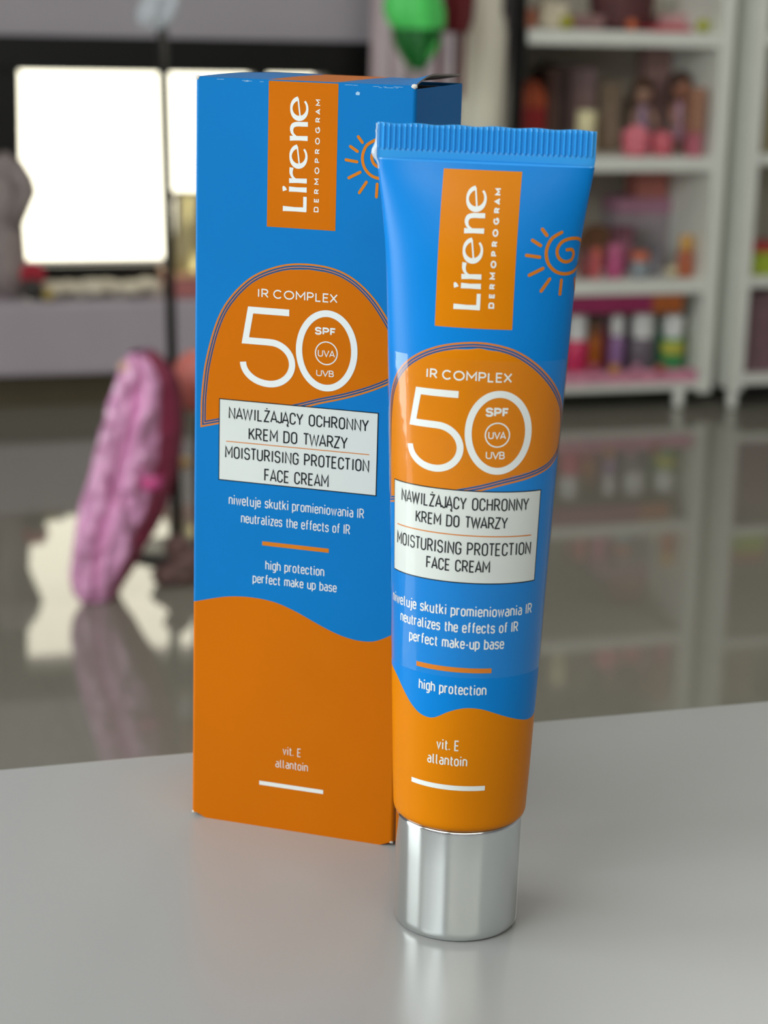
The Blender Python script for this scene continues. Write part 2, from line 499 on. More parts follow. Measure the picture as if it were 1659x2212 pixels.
m_ = MB(); m_.tubep([rm(s_ - .012, tp - .045, z_), rm(s_ + .008, tp - .035, z_ - .006), rm(s_ + .022, tp - .02, z_ + .0)], [.012, .015, .010], n=12); m_.build('clasp', mat('bright_pink', (215, 85, 150), .3), pb)
s_, z_ = at(269, 796, tp - .02)
m_ = MB(); m_.blob(s_, tp - .01, z_, .010, .010, .012, sub=3); m_.build('glint', mat('peach_glint', (235, 185, 165), .3), pb)  # pale ball put in as a small highlight on the pink film

# black stand behind with rose-brown cloth and salmon ball
kt = 3.58
k0 = at(388, 900, kt); k1 = at(432, 900, kt); k2 = at(408, 1308, kt)
ks = thing('mannequin_stand', 'black tapered stand between the pink bag and the carton', 'stand', rm((k0[0] + k1[0]) / 2, kt, FLOOR))
hk = k0[1] - FLOOR; ck = (k0[0] + k1[0]) / 2 + .014; rk = (k1[0] - k0[0]) / 2
m_ = MB(); m_.lathe(ck + .012, kt, FLOOR, [(rk * .9, 0), (rk * .8, .03), (rk * .62, hk * .3), (rk * .75, hk * .6), (rk * .8, hk * .85), (rk * .5, hk * .98), (rk * .2, hk)], n=26)
m_.build('pedestal', M_blk, ks)
s_, z_ = at(404, 1000, kt - .03)
m_ = MB(); m_.lathe(s_ - .004, kt - .03, z_ - .012, [(.004, 0), (.012, .004), (.014, .012), (.012, .02), (.004, .024)], n=16); m_.build('knob', mat('brass_knob', (205, 175, 120), .3, metal=.3), ks)
s_, z_ = at(414, 866, kt)
m_ = MB(); m_.blob(s_ + .022, kt + .05, k0[1] + .062, .05, .05, .065, amp=.06, seed=3, sub=4)
tag(m_.build('ball', mat('salmon', (208, 118, 108), .5)), 'salmon-coloured ball on top of the black stand beside the carton', 'ball')
m_ = MB()
for (px, py, r_) in ((385, 1180, .022), (400, 1210, .026), (380, 1240, .020), (362, 1285, .022), (395, 1290, .03), (405, 1250, .026), (350, 1300, .014)):
    s_, z_ = at(px, py, kt - .06)
    m_.blob(s_, kt - .06, max(z_, FLOOR + r_), r_ * 1.2, r_, r_, amp=.5, freq=6, seed=px, sub=3)
m_.box(at(352, 1300, kt - .06)[0], at(410, 1300, kt - .06)[0], kt - .075, kt - .05, FLOOR, FLOOR + .03, bev=.008)
tag(m_.build('scrunched_scarf', mat('rose_brown_cloth', (120, 92, 88), .7, var=.5, scale=30)), 'scrunched rose-brown scarf piled at the foot of the black stand', 'scarf')

# ------------------------------------------------------------------ middle: curtain, green and red bags, pillar
M_cur = mat('pale_pink_curtain', (232, 218, 223), .8, scale=8)
ct = 5.55
c0, _ = at(808, 50, ct); c1, _ = at(1012, 50, ct)
g = []
for j in range(6):
    z = FLOOR + .02 + (ROOM_T - .07 - FLOOR) * j / 5
    g.append([rm(c0 + (c1 - c0) * i / 60, ct + .028 * math.sin(i * .62) + .012 * math.sin(i * .23 + 1), z) for i in range(61)])
m_ = MB(); m_.sheet(g); cu = tag(m_.build('curtain', M_cur), 'pale pink curtain hanging in folds between black window frame and cream pillar', 'curtain')
so = cu.modifiers.new('cloth', 'SOLIDIFY'); so.thickness = .004
gt = 4.70
# green bag
gz = [(-70, 846, 938), (-20, 838, 950), (20, 832, 962), (48, 840, 962), (60, 850, 958), (95, 853, 950), (120, 866, 935), (140, 878, 922), (150, 886, 914)]
M_g1 = mat('bright_green', (90, 230, 110), .45, var=.05); M_g2 = mat('deep_green', (0, 105, 30), .5)
gbag = thing('green_bag', 'bright green bag with dark green base hanging above the carton', 'bag', rm(at(895, -70, gt)[0], gt, at(895, 150, gt)[1]))


def ringsheet(rows_, t, dep, mi=0, n=36, pinch=.08):
    g_ = []
    for (y, xl, xr) in rows_:
        (sl_, z), (sr_, _) = at(xl, y, t), at(xr, y, t)
        c, hw = (sl_ + sr_) / 2, (sr_ - sl_) / 2
        g_.append([rm(c + hw * math.cos(a) * (1 + pinch * math.sin(3 * a)), t + dep * math.sin(a) * (1 + .2 * math.cos(4 * a)), z) for a in [2 * math.pi * i / n for i in range(n)]])
    return g_


m_ = MB(); m_.sheet(ringsheet(gz[:5], gt, .05), closed=True); m_.build('bag_top', M_g1, gbag)
m_ = MB(); g = ringsheet(gz[4:], gt, .046); m_.sheet(g, closed=True); m_.add(g[-1], [list(range(36))], 0, True); m_.build('bag_base', M_g2, gbag)
a0 = at(905, 133, gt - .05); a1 = at(955, 78, gt - .05); a2 = at(945, 108, gt - .05); a3 = at(918, 138, gt - .05)
m_ = MB()
for dd in (0, .004):
    m_.add([rm(a0[0], gt - .047 + dd, a0[1]), rm(a3[0], gt - .05 + dd, a3[1]), rm(a2[0], gt - .045 + dd, a2[1]), rm(a1[0], gt - .04 + dd, a1[1])], [[0, 1, 2, 3]])
m_.build('corner_fold', mat('mid_green', (70, 175, 80), .5), gbag)
hx = at(892, -110, gt)
m_ = MB(); m_.tubep([rm(at(860, -66, gt)[0], gt - .02, at(860, -66, gt)[1]), rm(at(876, -110, gt)[0], gt, hx[1]), rm(at(908, -110, gt)[0], gt, hx[1]), rm(at(928, -66, gt)[0], gt - .02, at(928, -66, gt)[1])], .006, n=8); m_.build('handle', M_g1, gbag)
# red bag behind
rz_ = [(-70, 960, 1030), (0, 962, 1026), (40, 960, 1022), (70, 962, 1012), (110, 963, 1008), (150, 966, 1004)]
rb = thing('dark_red_bag', 'dark red hanging bag beside the green one in front of the curtain', 'bag', rm(at(990, -70, 4.85)[0], 4.85, at(985, 150, 4.85)[1]))
M_red = mat('dark_red', (110, 14, 28), .5)
m_ = MB(); g = ringsheet(rz_[:4], 4.85, .04); m_.sheet(g, closed=True); m_.add(g[-1], [list(range(36))], 0, True); m_.build('bag_body', M_red, rb)
for xx, nm in ((950, 'ribbon'), (1003, 'ribbon')):
    m_ = MB(); a0 = at(xx - 1, 60, 4.83); a1 = at(xx, 210, 4.83)
    m_.box(a0[0] - .006, a0[0] + .006, 4.825, 4.832, a1[1], a0[1], bev=.001, seg=1); m_.build(nm, M_red, rb)
m_ = MB(); a0 = at(985, -66, 4.85); m_.tubep([rm(a0[0] - .03, 4.85, a0[1] - .004), rm(a0[0] - .01, 4.85, at(985, -110, 4.85)[1]), rm(a0[0] + .01, 4.85, at(985, -110, 4.85)[1]), rm(a0[0] + .03, 4.85, a0[1] - .004)], .005, n=8); m_.build('handle', M_red, rb)
# rail carrying both bags (above the picture)
zr = at(892, -112, gt)[1]
rail = thing('hanging_rail', 'steel rail carrying the green and dark red bags', 'rail', rm(at(892, 0, gt)[0], gt + .07, zr))
for px, tt, dz in ((892, gt, .0145), (985, 4.85, .0135)):
    ss, zt = at(px, -110, tt); zt -= dz
    m_ = MB(); m_.tubep([rm(ss, tt - .06, zt), rm(ss, tt + .06, zt)], .007); m_.build('bar', M_post, rail)
    for dt in (-.055, .055):
        m_ = MB(); m_.tubep([rm(ss, tt + dt, zt), rm(ss, tt + dt, ROOM_T)], .004, n=8); m_.build('hanger_rod', M_post, rail)

M_pil = mat('cream_plaster', (238, 233, 214), .6, var=.03, scale=6)
ptt = 4.95
p0, _ = at(1012, 150, ptt); p1, _ = at(1106, 150, ptt)
cx_ = (p0 + p1) / 2; hw = (p1 - p0) / 2
m_ = MB(); m_.lathe(cx_, ptt + .06, FLOOR, [(hw, 0), (hw, at(1060, 70, ptt)[1] - FLOOR), (hw * .93, at(1060, 55, ptt)[1] - FLOOR), (hw * .93, at(1060, 42, ptt)[1] - FLOOR), (hw * .78, at(1060, 30, ptt)[1] - FLOOR), (hw * .78, ROOM_T - FLOOR)], n=48)
o = m_.build('pillar', M_pil); tag(o, 'round cream-white pillar between the curtain and the black shelf post', 'pillar')
b0, _ = at(1106, 150, 5.0); b1, _ = at(1119, 150, 5.0)
m_ = MB(); m_.box(b0, b1, 5.0, 5.03, FLOOR, ROOM_T, bev=.002, seg=1); tag(m_.build('black_post', M_blk), 'narrow black upright post at the left end of the white shelves', 'post')

# ------------------------------------------------------------------ white shelving with goods
ST, SB = 4.98, 5.38
zs = [at(1540, 352, ST)[1]]
z_shelf = {'top': at(1350, 84, ST)[1], 'third': at(1400, 356, ST)[1], 'second': at(1400, 622, ST)[1], 'bottom': at(1400, 832, ST)[1]}
uL, uR0, uR1 = at(1119, 300, ST)[0], at(1538, 400, ST)[0], at(1566, 400, ST)[0]
su = thing('shelving_unit', 'white open shelving unit filled with small colourful goods right of the tube', 'shelf', rm((uL + uR1) / 2, ST + .2, FLOOR))
zbot = z_shelf['bottom']
for a_, b_, mm_ in ((uL, uL + .012, M_blk), (uR0, uR1, M_white)):
    m_ = MB(); m_.box(a_, b_, ST, SB, zbot - .03, ROOM_T - .12, bev=.003); o = m_.build('side_panel', mm_, su)
    if mm_ is M_blk: o['label'] = 'black side panel'
m_ = MB(); m_.box(uL, uR1, SB, SB + .012, zbot - .03, ROOM_T - .12); m_.build('back_panel', mat('shelf_back', (196, 190, 176), .6, var=.03), su)
for n_, z in z_shelf.items():
    th = .040 if n_ != 'bottom' else .036
    m_ = MB(); m_.box(uL + .02, uR0, ST + .004, SB, z - th / 2, z + th / 2, bev=.003); m_.build('shelf', M_white, su)
m_ = MB(); m_.box(uL, uR1, ST, SB, ROOM_T - .12, ROOM_T - .09, bev=.003); m_.build('shelf', M_white, su)
for ss in (at(1472, 860, ST)[0], uL + .06):
    for tt in (ST + .02, SB - .05):
        m_ = MB(); m_.lathe(ss, tt, FLOOR, [(.014, 0), (.016, .01), (.016, zbot - .016 - FLOOR)], n=16); m_.build('leg', M_white, su)
# header strip under the second board and liner on the bottom board
h0, hz1 = at(1200, 634, ST); h1, hz0 = at(1412, 676, ST); h2, _ = at(1478, 676, ST)
zt_ = z_shelf['second'] - .020
m_ = MB(); m_.box(uL + .03, h1, ST + .01, ST + .016, hz0, zt_, bev=.001, seg=1); o = m_.build('header_strip', mat('magenta_card', (150, 45, 90), .5), su); o['label'] = 'magenta header strip'
m_ = MB(); m_.box(h1, h2, ST + .01, ST + .016, hz0 - .002, zt_, bev=.001, seg=1); o = m_.build('header_strip', mat('orange_card', (178, 96, 44), .5), su); o['label'] = 'orange header strip'
m_ = MB(); m_.box(uL + .03, uR0 - .005, ST + .002, ST + .006, zbot + .006, at(1400, 800, ST)[1], bev=.001, seg=1); o = m_.build('shelf_liner', mat('pink_liner', (225, 150, 175), .5, var=.3, scale=30), su); o['label'] = 'pink liner strip'
for px, c_ in ((1328, (215, 150, 60)), (1427, (180, 90, 85)), (1283, (190, 90, 120)), (1375, (205, 140, 165))):
    s_, z_ = at(px, 797, ST); m_ = MB(); m_.blob(s_, ST + .001, z_, .018, .006, .016, sub=2); m_.build('rosette', mat('rosette_%d' % px, c_, .6), su)


def lz(n_): return z_shelf[n_] + (.0206 if n_ != 'bottom' else .0186)


KB = 1.25
SMAX = uR0 - .004


def dust(c, f=.22):
    return tuple(int(v * (1 - f) + g * f) for v, g in zip(c, (150, 138, 130)))


def keep(s0, s1):
    """slide left what would stand in the right side panel"""
    d = max(0.0, s1 - SMAX)
    return s0 - d, s1 - d




def bottle(label, x0, x1, ytop, ycap, shelf, body, cap, t=5.06, square=False, band=None, group=None):
    s0, zt = at(x0, ytop, t); s1, zc = at(x1, ycap, t); s0, s1 = keep(s0, s1); c, r = (s0 + s1) / 2, (s1 - s0) / 2 * .96; zb = lz(shelf)
    o = thing('bottle', label, 'bottle', rm(c, t, zb), group)
    hb_ = zc - zb
    m_ = MB(); m_.lathe(c, t, zb, [(r * .9, 0), (r, .006), (r, hb_ * .85), (r * .9, hb_ * .95), (r * .62, hb_)], n=24, sq=.7 if square else 1)
    m_.build('bottle_body', mat('body_%d_%d_%d' % body, body, .3, k=KB), o)
    m_ = MB(); m_.lathe(c, t, zc, [(r * .8, 0), (r * .84, .004), (r * .84, (zt - zc) * .9), (r * .75, zt - zc)], n=24, sq=.7 if square else 1)
    m_.build('cap', mat('cap_%d_%d_%d' % cap, cap, .35, k=KB), o)
    if band:
        m_ = MB(); m_.lathe(c, t, zb + hb_ * .55, [(r * 1.01, 0), (r * 1.02, .002), (r * 1.02, hb_ * .33), (r * 1.0, hb_ * .34)], n=24, sq=.7 if square else 1)
        m_.build('band', mat('band_%d_%d_%d' % band, band, .4, k=KB), o)
    return o


GB = 'bottles on the bottom shelf'
wcap = (232, 236, 232)
bottle('raspberry-red bottle with white cap, nearest the blue tube on the lowest shelf', 1222, 1270, 678, 732, 'bottom', (196, 48, 92), wcap, group=GB)
bottle('slim orange-brown bottle right of the raspberry-red one on the lowest shelf', 1273, 1300, 700, 722, 'bottom', (158, 84, 14), (130, 80, 50), group=GB)
bottle('slim dark wine-red bottle beside the orange-brown one', 1300, 1319, 684, 702, 'bottom', (96, 32, 52), (90, 60, 70), group=GB)
bottle('violet bottle with white cap in the middle of the lowest shelf', 1319, 1349, 680, 724, 'bottom', (142, 106, 152), wcap, group=GB)
bottle('near-black slim bottle between the violet and the grey bottles', 1348, 1364, 690, 716, 'bottom', (52, 36, 48), (70, 60, 66), group=GB)
bottle('wide grey bottle with big white cap on the lowest shelf', 1364, 1416, 676, 728, 'bottom', (104, 94, 104), wcap, square=True, group=GB)
bottle('slim deep-green bottle between the grey and the yellow-green ones', 1416, 1431, 700, 716, 'bottom', (14, 84, 62), (60, 90, 70), group=GB)
bottle('green bottle with yellow-green band and white cap', 1431, 1477, 680, 727, 'bottom', (60, 140, 84), wcap, band=(176, 172, 60), group=GB)
bottle('slim olive bottle at the right end of the lowest shelf', 1479, 1500, 690, 712, 'bottom', (76, 90, 66), (100, 105, 85), group=GB)


def carton_item(name, label, cat, x0, x1, y0, shelf, rgb, t=5.1, dep=.08, rot=0.0, lid=None, face=None, yb=None, base=None):
    s0, zt = at(x0, y0, t); s1, _ = at(x1, y0, t); s0, s1 = keep(s0, s1 + (.003 if lid else 0)); zb = lz(shelf) if base is None else base
    up = {'third': 'top', 'second': 'third', 'bottom': 'second'}.get(shelf)
    if up: zt = min(zt, z_shelf[up] - .025)
    if rot: zb += abs(math.sin(rot)) * (s1 - s0) / 2
    rgb = dust(rgb); lid = lid and dust(lid); face = face and dust(face)
    o = thing(name, label, cat, rm((s0 + s1) / 2, t + dep / 2, zb))
    zl = zt if lid is None else zb + (zt - zb) * .78
    m_ = MB(); m_.box(s0, s1, t, t + dep, zb, zl, bev=.003, rot=rot); m_.build('box_body', mat('card_%d_%d_%d' % rgb, rgb, .5, k=KB, var=.12), o)
    if lid:
        m_ = MB(); m_.box(s0 - .003, s1 + .003, t - .003, t + dep + .003, zl, zt, bev=.003); m_.build('lid', mat('card_%d_%d_%d' % lid, lid, .5, k=KB), o)
    if face:
        m_ = MB(); m_.box(s0 + (s1 - s0) * .14, s1 - (s1 - s0) * .14, t - .002, t, zb + (zl - zb) * .12, zb + (zl - zb) * .72, bev=.0008, seg=1); m_.build('front_label', mat('card_%d_%d_%d' % face, face, .45, k=KB), o)
    return o


def jar(label, x0, x1, ytop, ylid, shelf, body, lid, t=5.06, group=None):
    body = dust(body); lid = dust(lid)
    s0, zt = at(x0, ytop, t); s1, zc = at(x1, ylid, t); c, r = (s0 + s1) / 2, (s1 - s0) / 2; zb = lz(shelf)
    o = thing('jar', label, 'jar', rm(c, t, zb), group)
    m_ = MB(); h = zc - zb; m_.lathe(c, t, zb, [(r * .85, 0), (r, h * .15), (r, h * .8), (r * .85, h)], n=24); m_.build('jar_body', mat('body_%d_%d_%d' % body, body, .3, k=KB), o)
    m_ = MB(); m_.lathe(c, t, zc, [(r * .9, 0), (r * .92, .003), (r * .9, (zt - zc) * .9), (r * .7, zt - zc)], n=24); m_.build('lid', mat('cap_%d_%d_%d' % lid, lid, .4, k=KB), o)
    return o


# second board
s_, z_ = at(1292, 500, 5.24); r_ = .066
pl_ = thing('plate', 'round brown plate standing upright on the second lowest board', 'plate', rm(s_, 5.27, lz('second')))
m_ = MB(); g = []
for rr, dd in ((0, .006), (.5, .006), (.62, .004), (.95, -.004), (1, -.002), (.96, .006), (.55, .012), (0, .012)):
    g.append([rm(s_ + r_ * rr * math.cos(a), 5.24 + dd + .02 * math.sin(a) * rr, lz('second') + r_ + r_ * rr * math.sin(a)) for a in [2 * math.pi * i / 36 for i in range(36)]])
m_.sheet(g, closed=True); m_.build('dish', mat('brown_glaze', (126, 88, 62), .35), pl_)
m_ = MB(); m_.box(s_ - .04, s_ + .04, 5.22, 5.30, lz('second'), lz('second') + .012, bev=.002); m_.build('easel', mat('brown_wood', (96, 66, 46), .6), pl_)
jar('small dark red jar nearest the tube on the second lowest board', 1252, 1277, 536, 552, 'second', (120, 44, 46), (90, 40, 40))
bottle('slim salmon bottle in front of the brown plate', 1278, 1298, 536, 550, 'second', (196, 92, 96), (220, 110, 95))
jar('magenta jar right of the slim salmon bottle', 1312, 1348, 528, 546, 'second', (182, 62, 116), (190, 84, 130))
carton_item('gift_box', 'upright plum box behind the magenta jar', 'box', 1338, 1372, 490, 'second', (118, 66, 86), t=5.16, dep=.06, face=(150, 90, 110))
jar('grey-blue jar with orange lid on the second lowest board', 1364, 1402, 543, 562, 'second', (128, 142, 152), (206, 92, 60))
carton_item('gift_box', 'small slate-grey box right of the orange-lidded jar', 'box', 1404, 1430, 532, 'second', (88, 88, 98), t=5.06, dep=.05, face=(120, 120, 130))
lil = carton_item('gift_box', 'large lilac gift box with pink lid at the back of the second lowest board', 'box', 1400, 1505, 428, 'second', (158, 146, 158), t=5.235, dep=.12, lid=(172, 116, 146), face=(138, 134, 140))
carton_item('gift_box', 'salmon box stacked on the large lilac gift box', 'box', 1380, 1444, 370, 'second', (190, 104, 96), t=5.24, dep=.09, lid=(184, 98, 92), base=at(1440, 428, 5.235)[1] + .001)
o = ball_thing('candle', 'round cream candle at the right of the second lowest board', 'candle', 1453, 566, 14, 5.05, mat('cream_wax', (214, 200, 164), .5), lz('second'))
bottle('orange bottle with amber cap at the right end of the second lowest board', 1470, 1502, 508, 540, 'second', (170, 92, 62), (196, 150, 80))

# third board
ob = thing('toy_house', 'red and orange round-topped toy house at the left end above the tube', 'toy', rm(at(1150, 300, 5.1)[0], 5.15, lz('third')))
s0, zt = at(1120, 172, 5.1); s1, zm = at(1180, 232, 5.1)
m_ = MB(); m_.box(s0, s1, 5.1, 5.2, lz('third'), zm, bev=.004); m_.build('walls', mat('toy_red', (150, 34, 34), .5), ob)
m_ = MB(); n = 16; pr = [rm((s0 + s1) / 2 + (s1 - s0) / 2 * math.cos(math.pi * i / n), 0, zm + (zt - zm) * math.sin(math.pi * i / n)) for i in range(n + 1)]
m_.add([p + BX * 5.1 for p in pr] + [p + BX * 5.2 for p in pr], [list(range(n + 1)), list(range(2 * n + 1, n, -1))] + [[i, i + 1, n + 2 + i, n + 1 + i] for i in range(n)] + [[n, 0, n + 1, 2 * n + 1]])
fixnormals(m_.build('roof', mat('toy_orange', (172, 76, 40), .5), ob))
for i, (x0, x1, y0, c_, lb) in enumerate(((1188, 1206, 150, (84, 56, 48), 'dark brown upright book, first right of the red toy house'), (1207, 1228, 136, (58, 44, 40), 'near-black tall book between the brown book and the mauve box'))):
    s0, zt = at(x0, y0, 5.12); s1, _ = at(x1, y0, 5.12)
    bk = thing('book', lb, 'book', rm((s0 + s1) / 2, 5.2, lz('third')), 'books on the third board')
    m_ = MB(); m_.box(s0, s1, 5.12, 5.26, lz('third'), zt, bev=.002); m_.build('cover', mat('cover_%d' % i, c_, .5, k=KB), bk)
    m_ = MB(); m_.box(s0 + .003, s1 - .003, 5.13, 5.262, lz('third') + .003, zt + .0008); m_.build('pages', mat('page_paper', (196, 186, 160), .8), bk)
carton_item('gift_box', 'mauve-grey box behind the cream candle on the third board', 'box', 1232, 1292, 146, 'third', (124, 100, 104), t=5.2, dep=.1, face=(140, 112, 112))
s0, zt = at(1246, 238, 5.06); s1, _ = at(1290, 238, 5.06)
cn = thing('candle', 'cream pillar candle just above the right end of the crimped tube', 'candle', rm((s0 + s1) / 2, 5.06, lz('third')))
m_ = MB(); rr = (s1 - s0) / 2 * .9; m_.lathe((s0 + s1) / 2, 5.06, lz('third'), [(rr, 0), (rr, zt - lz('third') - .004), (rr * .85, zt - lz('third')), (rr * .3, zt - lz('third') - .006)], n=28); m_.build('wax', mat('cream_candle', (232, 222, 176), .4), cn)
m_ = MB(); m_.tubep([rm((s0 + s1) / 2, 5.06, zt - .008), rm((s0 + s1) / 2 + .002, 5.06, zt + .01)], .0015, n=6); m_.build('wick', M_blk, cn)
carton_item('gift_box', 'olive-brown box right of the cream pillar candle', 'box', 1304, 1346, 178, 'third', (122, 104, 82), t=5.17, dep=.1, face=(136, 118, 98))
carton_item('gift_box', 'tall dusty-pink box behind the brown-haired doll', 'box', 1416, 1468, 104, 'third', (164, 124, 122), t=5.28, dep=.08, face=(150, 110, 112))
for lb, x0, x1, y0, c_ in (('wider pink tub with lid on the third board', 1346, 1406, 270, (206, 108, 122)), ('smaller pink tub with lid right of the wider one', 1408, 1456, 282, (190, 92, 104))):
    s0, zt = at(x0, y0, 5.05); s1, _ = at(x1, y0, 5.05); c, r = (s0 + s1) / 2, (s1 - s0) / 2; z0 = lz('third'); h = zt - z0
    tb = thing('tub', lb, 'tub', rm(c, 5.05, z0), 'pink tubs on the third board')
    m_ = MB(); m_.lathe(c, 5.05, z0, [(r * .85, 0), (r * .95, h * .6)], n=28); m_.build('tub_body', mat('tub_%d' % x0, c_, .4, k=KB), tb)
    m_ = MB(); m_.lathe(c, 5.05, z0 + h * .6, [(r, 0), (r, h * .12), (r * .6, h * .3), (r * .25, h * .4)], n=28); m_.build('lid', mat('tublid_%d' % x0, tuple(min(255, v + 14) for v in c_), .4, k=KB), tb)


def doll(label, px, ytop, yb, rgb_hair, rgb_dress, rgb_skin, shelf, t, wpx, base=None, legs=False):
    s, zt = at(px, ytop, t); zb = lz(shelf) if base is None else base; h = zt - zb; w_ = wpx * (t + .4) / FPX; s = min(s, SMAX - w_ * .5 - h * .03)
    d = thing('doll', label, 'doll', rm(s, t, zb), 'dolls on the third board')
    msk = mat('skin_%d_%d_%d' % rgb_skin, rgb_skin, .6)
    m_ = MB(); m_.blob(s, t, zb + h * .80, h * .12, h * .12, h * .14, sub=3)
    m_.lathe(s, t, zb + h * .62, [(h * .035, 0), (h * .035, h * .1)], n=12)
    m_.tubep([rm(s - h * .07, t, zb + h * .6), rm(s - w_ * .5, t - .01, zb + h * .45), rm(s - w_ * .42, t - .03, zb + h * .34)], h * .028, n=8)
    m_.tubep([rm(s + h * .07, t, zb + h * .6), rm(s + w_ * .5, t - .01, zb + h * .45), rm(s + w_ * .42, t - .03, zb + h * .34)], h * .028, n=8)
    for k in (-1, 1):
        m_.tubep([rm(s + k * h * .06, t, zb + h * .3), rm(s + k * h * .06, t, zb + h * .02)], h * .035, n=8)
    m_.build('body', msk, d)
    m_ = MB(); m_.lathe(s, t, zb + h * .14, [(w_ * .42, 0), (w_ * .34, h * .18), (w_ * .16, h * .3), (w_ * .22, h * .46), (w_ * .1, h * .5)], n=24); m_.build('dress', mat('dress_%d_%d_%d' % rgb_dress, rgb_dress, .6), d)
    m_ = MB(); m_.blob(s, t + h * .03, zb + h * .84, h * .15, h * .14, h * .15, amp=.25, freq=6, seed=px, sub=3); m_.blob(s, t + h * .07, zb + h * .68, h * .14, h * .06, h * .18, amp=.25, seed=px + 1, sub=3)
    m_.build('hair', mat('hair_%d_%d_%d' % rgb_hair, rgb_hair, .6), d)


doll('brown-haired doll in lilac dress standing behind the pink tubs', 1392, 165, 325, (92, 62, 42), (166, 140, 164), (190, 150, 130), 'third', 5.16, 58)
doll('doll with dark brown hair and pink dress near the right panel', 1482, 150, 325, (82, 58, 50), (190, 150, 170), (176, 120, 96), 'third', 5.14, 46)
s0, zt = at(1503, 190, 5.0); s1, zb = at(1517, 340, 5.0)
tw = thing('pen_case', 'tall narrow peach-orange case with pink foot, right of the dark-haired doll', 'case', rm((s0 + s1) / 2, 5.03, lz('third')))
m_ = MB(); m_.box(s0, s1, 5.0, 5.06, lz('third') + (zt - lz('third')) * .35, zt, bev=.004); m_.build('case_top', mat('peach_orange', (176, 128, 104), .5), tw)
m_ = MB(); m_.box(s0 + .002, s1 - .002, 5.002, 5.058, lz('third'), lz('third') + (zt - lz('third')) * .35, bev=.004); m_.build('case_foot', mat('rose_pink', (204, 116, 132), .5), tw)

# top board
carton_item('gift_box', 'orange-red box at the left of the top board', 'box', 1122, 1160, 18, 'top', (168, 78, 54), t=5.12, dep=.08, face=(186, 110, 80))
carton_item('gift_box', 'cream-white box leaning on the orange-red one on the top board', 'box', 1172, 1226, 4, 'top', (226, 216, 188), t=5.10, dep=.05, rot=-.12)
ball_thing('toy_pear', 'yellow-green toy pear at the foot of the leaning cream box', 'toy', 1223, 55, 16, 5.03, mat('pear_green', (168, 164, 40), .45), lz('top'))
carton_item('gift_box', 'low mauve box right of the yellow-green toy pear', 'box', 1242, 1304, 32, 'top', (134, 98, 100), t=5.12, dep=.08, lid=(150, 110, 112))
s0, zt = at(1308, -30, 5.1); s1, _ = at(1446, -30, 5.1); c, r = (s0 + s1) / 2, (s1 - s0) / 2; h = zt - lz('top')
bas = thing('basket', 'dark plum wicker basket in the middle of the top board', 'basket', rm(c, 5.2, lz('top')))
m_ = MB(); m_.lathe(c, 5.2, lz('top'), [(r * .82, 0), (r * .9, h * .3), (r * .96, h * .7), (r, h * .9), (r * .97, h * .92), (r * .9, h * .6), (r * .8, .01)], n=40); m_.build('basket_body', mat('plum_wicker', (98, 58, 60), .7, var=.4, scale=60), bas)
m_ = MB(); g = [rm(c + r * .985 * math.cos(a), 5.2 + r * .985 * math.sin(a), lz('top') + h * .91) for a in [2 * math.pi * i / 40 for i in range(41)]]; m_.tubep(g, .008, n=8); m_.build('rim', mat('plum_rim', (110, 70, 72), .6), bas)
ball_thing('toy_orange', 'small orange ball in front of the plum basket', 'ball', 1366, 20, 13, 5.04, mat('orange_ball', (206, 104, 64), .5), lz('top'))
s0, zt = at(1408, 57, 5.04); s1, _ = at(1492, 57, 5.04)
tr_ = thing('tray', 'flat raspberry-red tray on the top board', 'tray', rm((s0 + s1) / 2, 5.1, lz('top')))
m_ = MB(); m_.box(s0, s1, 5.03, 5.15, lz('top'), lz('top') + .006, bev=.002); m_.build('tray_base', mat('raspberry', (190, 48, 66), .4), tr_)
m_ = MB()
for a_ in ((s0, s1, 5.03, 5.036), (s0, s1, 5.144, 5.15), (s0, s0 + .006, 5.03, 5.15), (s1 - .006, s1, 5.03, 5.15)): m_.box(*a_, lz('top') + .006, zt, bev=.001, seg=1)
m_.build('rim', mat('raspberry_rim', (200, 62, 82), .4), tr_)
ball_thing('toy_lime', 'lime-green ball at the right end of the top board', 'ball', 1518, 54, 15, 5.05, mat('lime', (176, 182, 44), .45), lz('top'))
carton_item('gift_box', 'pale pink box behind the raspberry-red tray', 'box', 1455, 1512, 32, 'top', (196, 140, 146), t=5.2, dep=.08, lid=(204, 150, 156))

m_ = MB(); m_.box(uR1 + .003, at(1612, 400, 4.94)[0] - .003, 5.30, 5.36, FLOOR, ROOM_T); struct(m_.build('gap_shade_panel', mat('gap_shade_olive', (112, 106, 90), .7)))  # dark colour stands in for the shade between the two units
# second shelving unit at the picture's right edge
vL0, vL1 = at(1612, 400, 4.94)[0], at(1637, 400, 4.94)[0]
vR = vL0 + .95
s2 = thing('shelving_unit', 'white shelving unit cut off by the right edge of the picture', 'shelf', rm(vL0 + .4, 5.14, FLOOR))
for a_, b_ in ((vL0, vL1), (vR - .03, vR)):
    m_ = MB(); m_.box(a_, b_, 4.94, 5.34, zbot - .02, ROOM_T - .12, bev=.003); m_.build('side_panel', M_white, s2)
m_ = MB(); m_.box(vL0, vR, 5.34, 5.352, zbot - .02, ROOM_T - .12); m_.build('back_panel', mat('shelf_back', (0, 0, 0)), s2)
zz = [at(1650, 820, 4.94)[1], at(1650, 610, 4.94)[1], at(1650, 345, 4.94)[1], at(1650, 85, 4.94)[1], ROOM_T - .12]
for z in zz:
    m_ = MB(); m_.box(vL1, vR - .03, 4.944, 5.34, z - .015, z + .015, bev=.003); m_.build('shelf', M_white, s2)
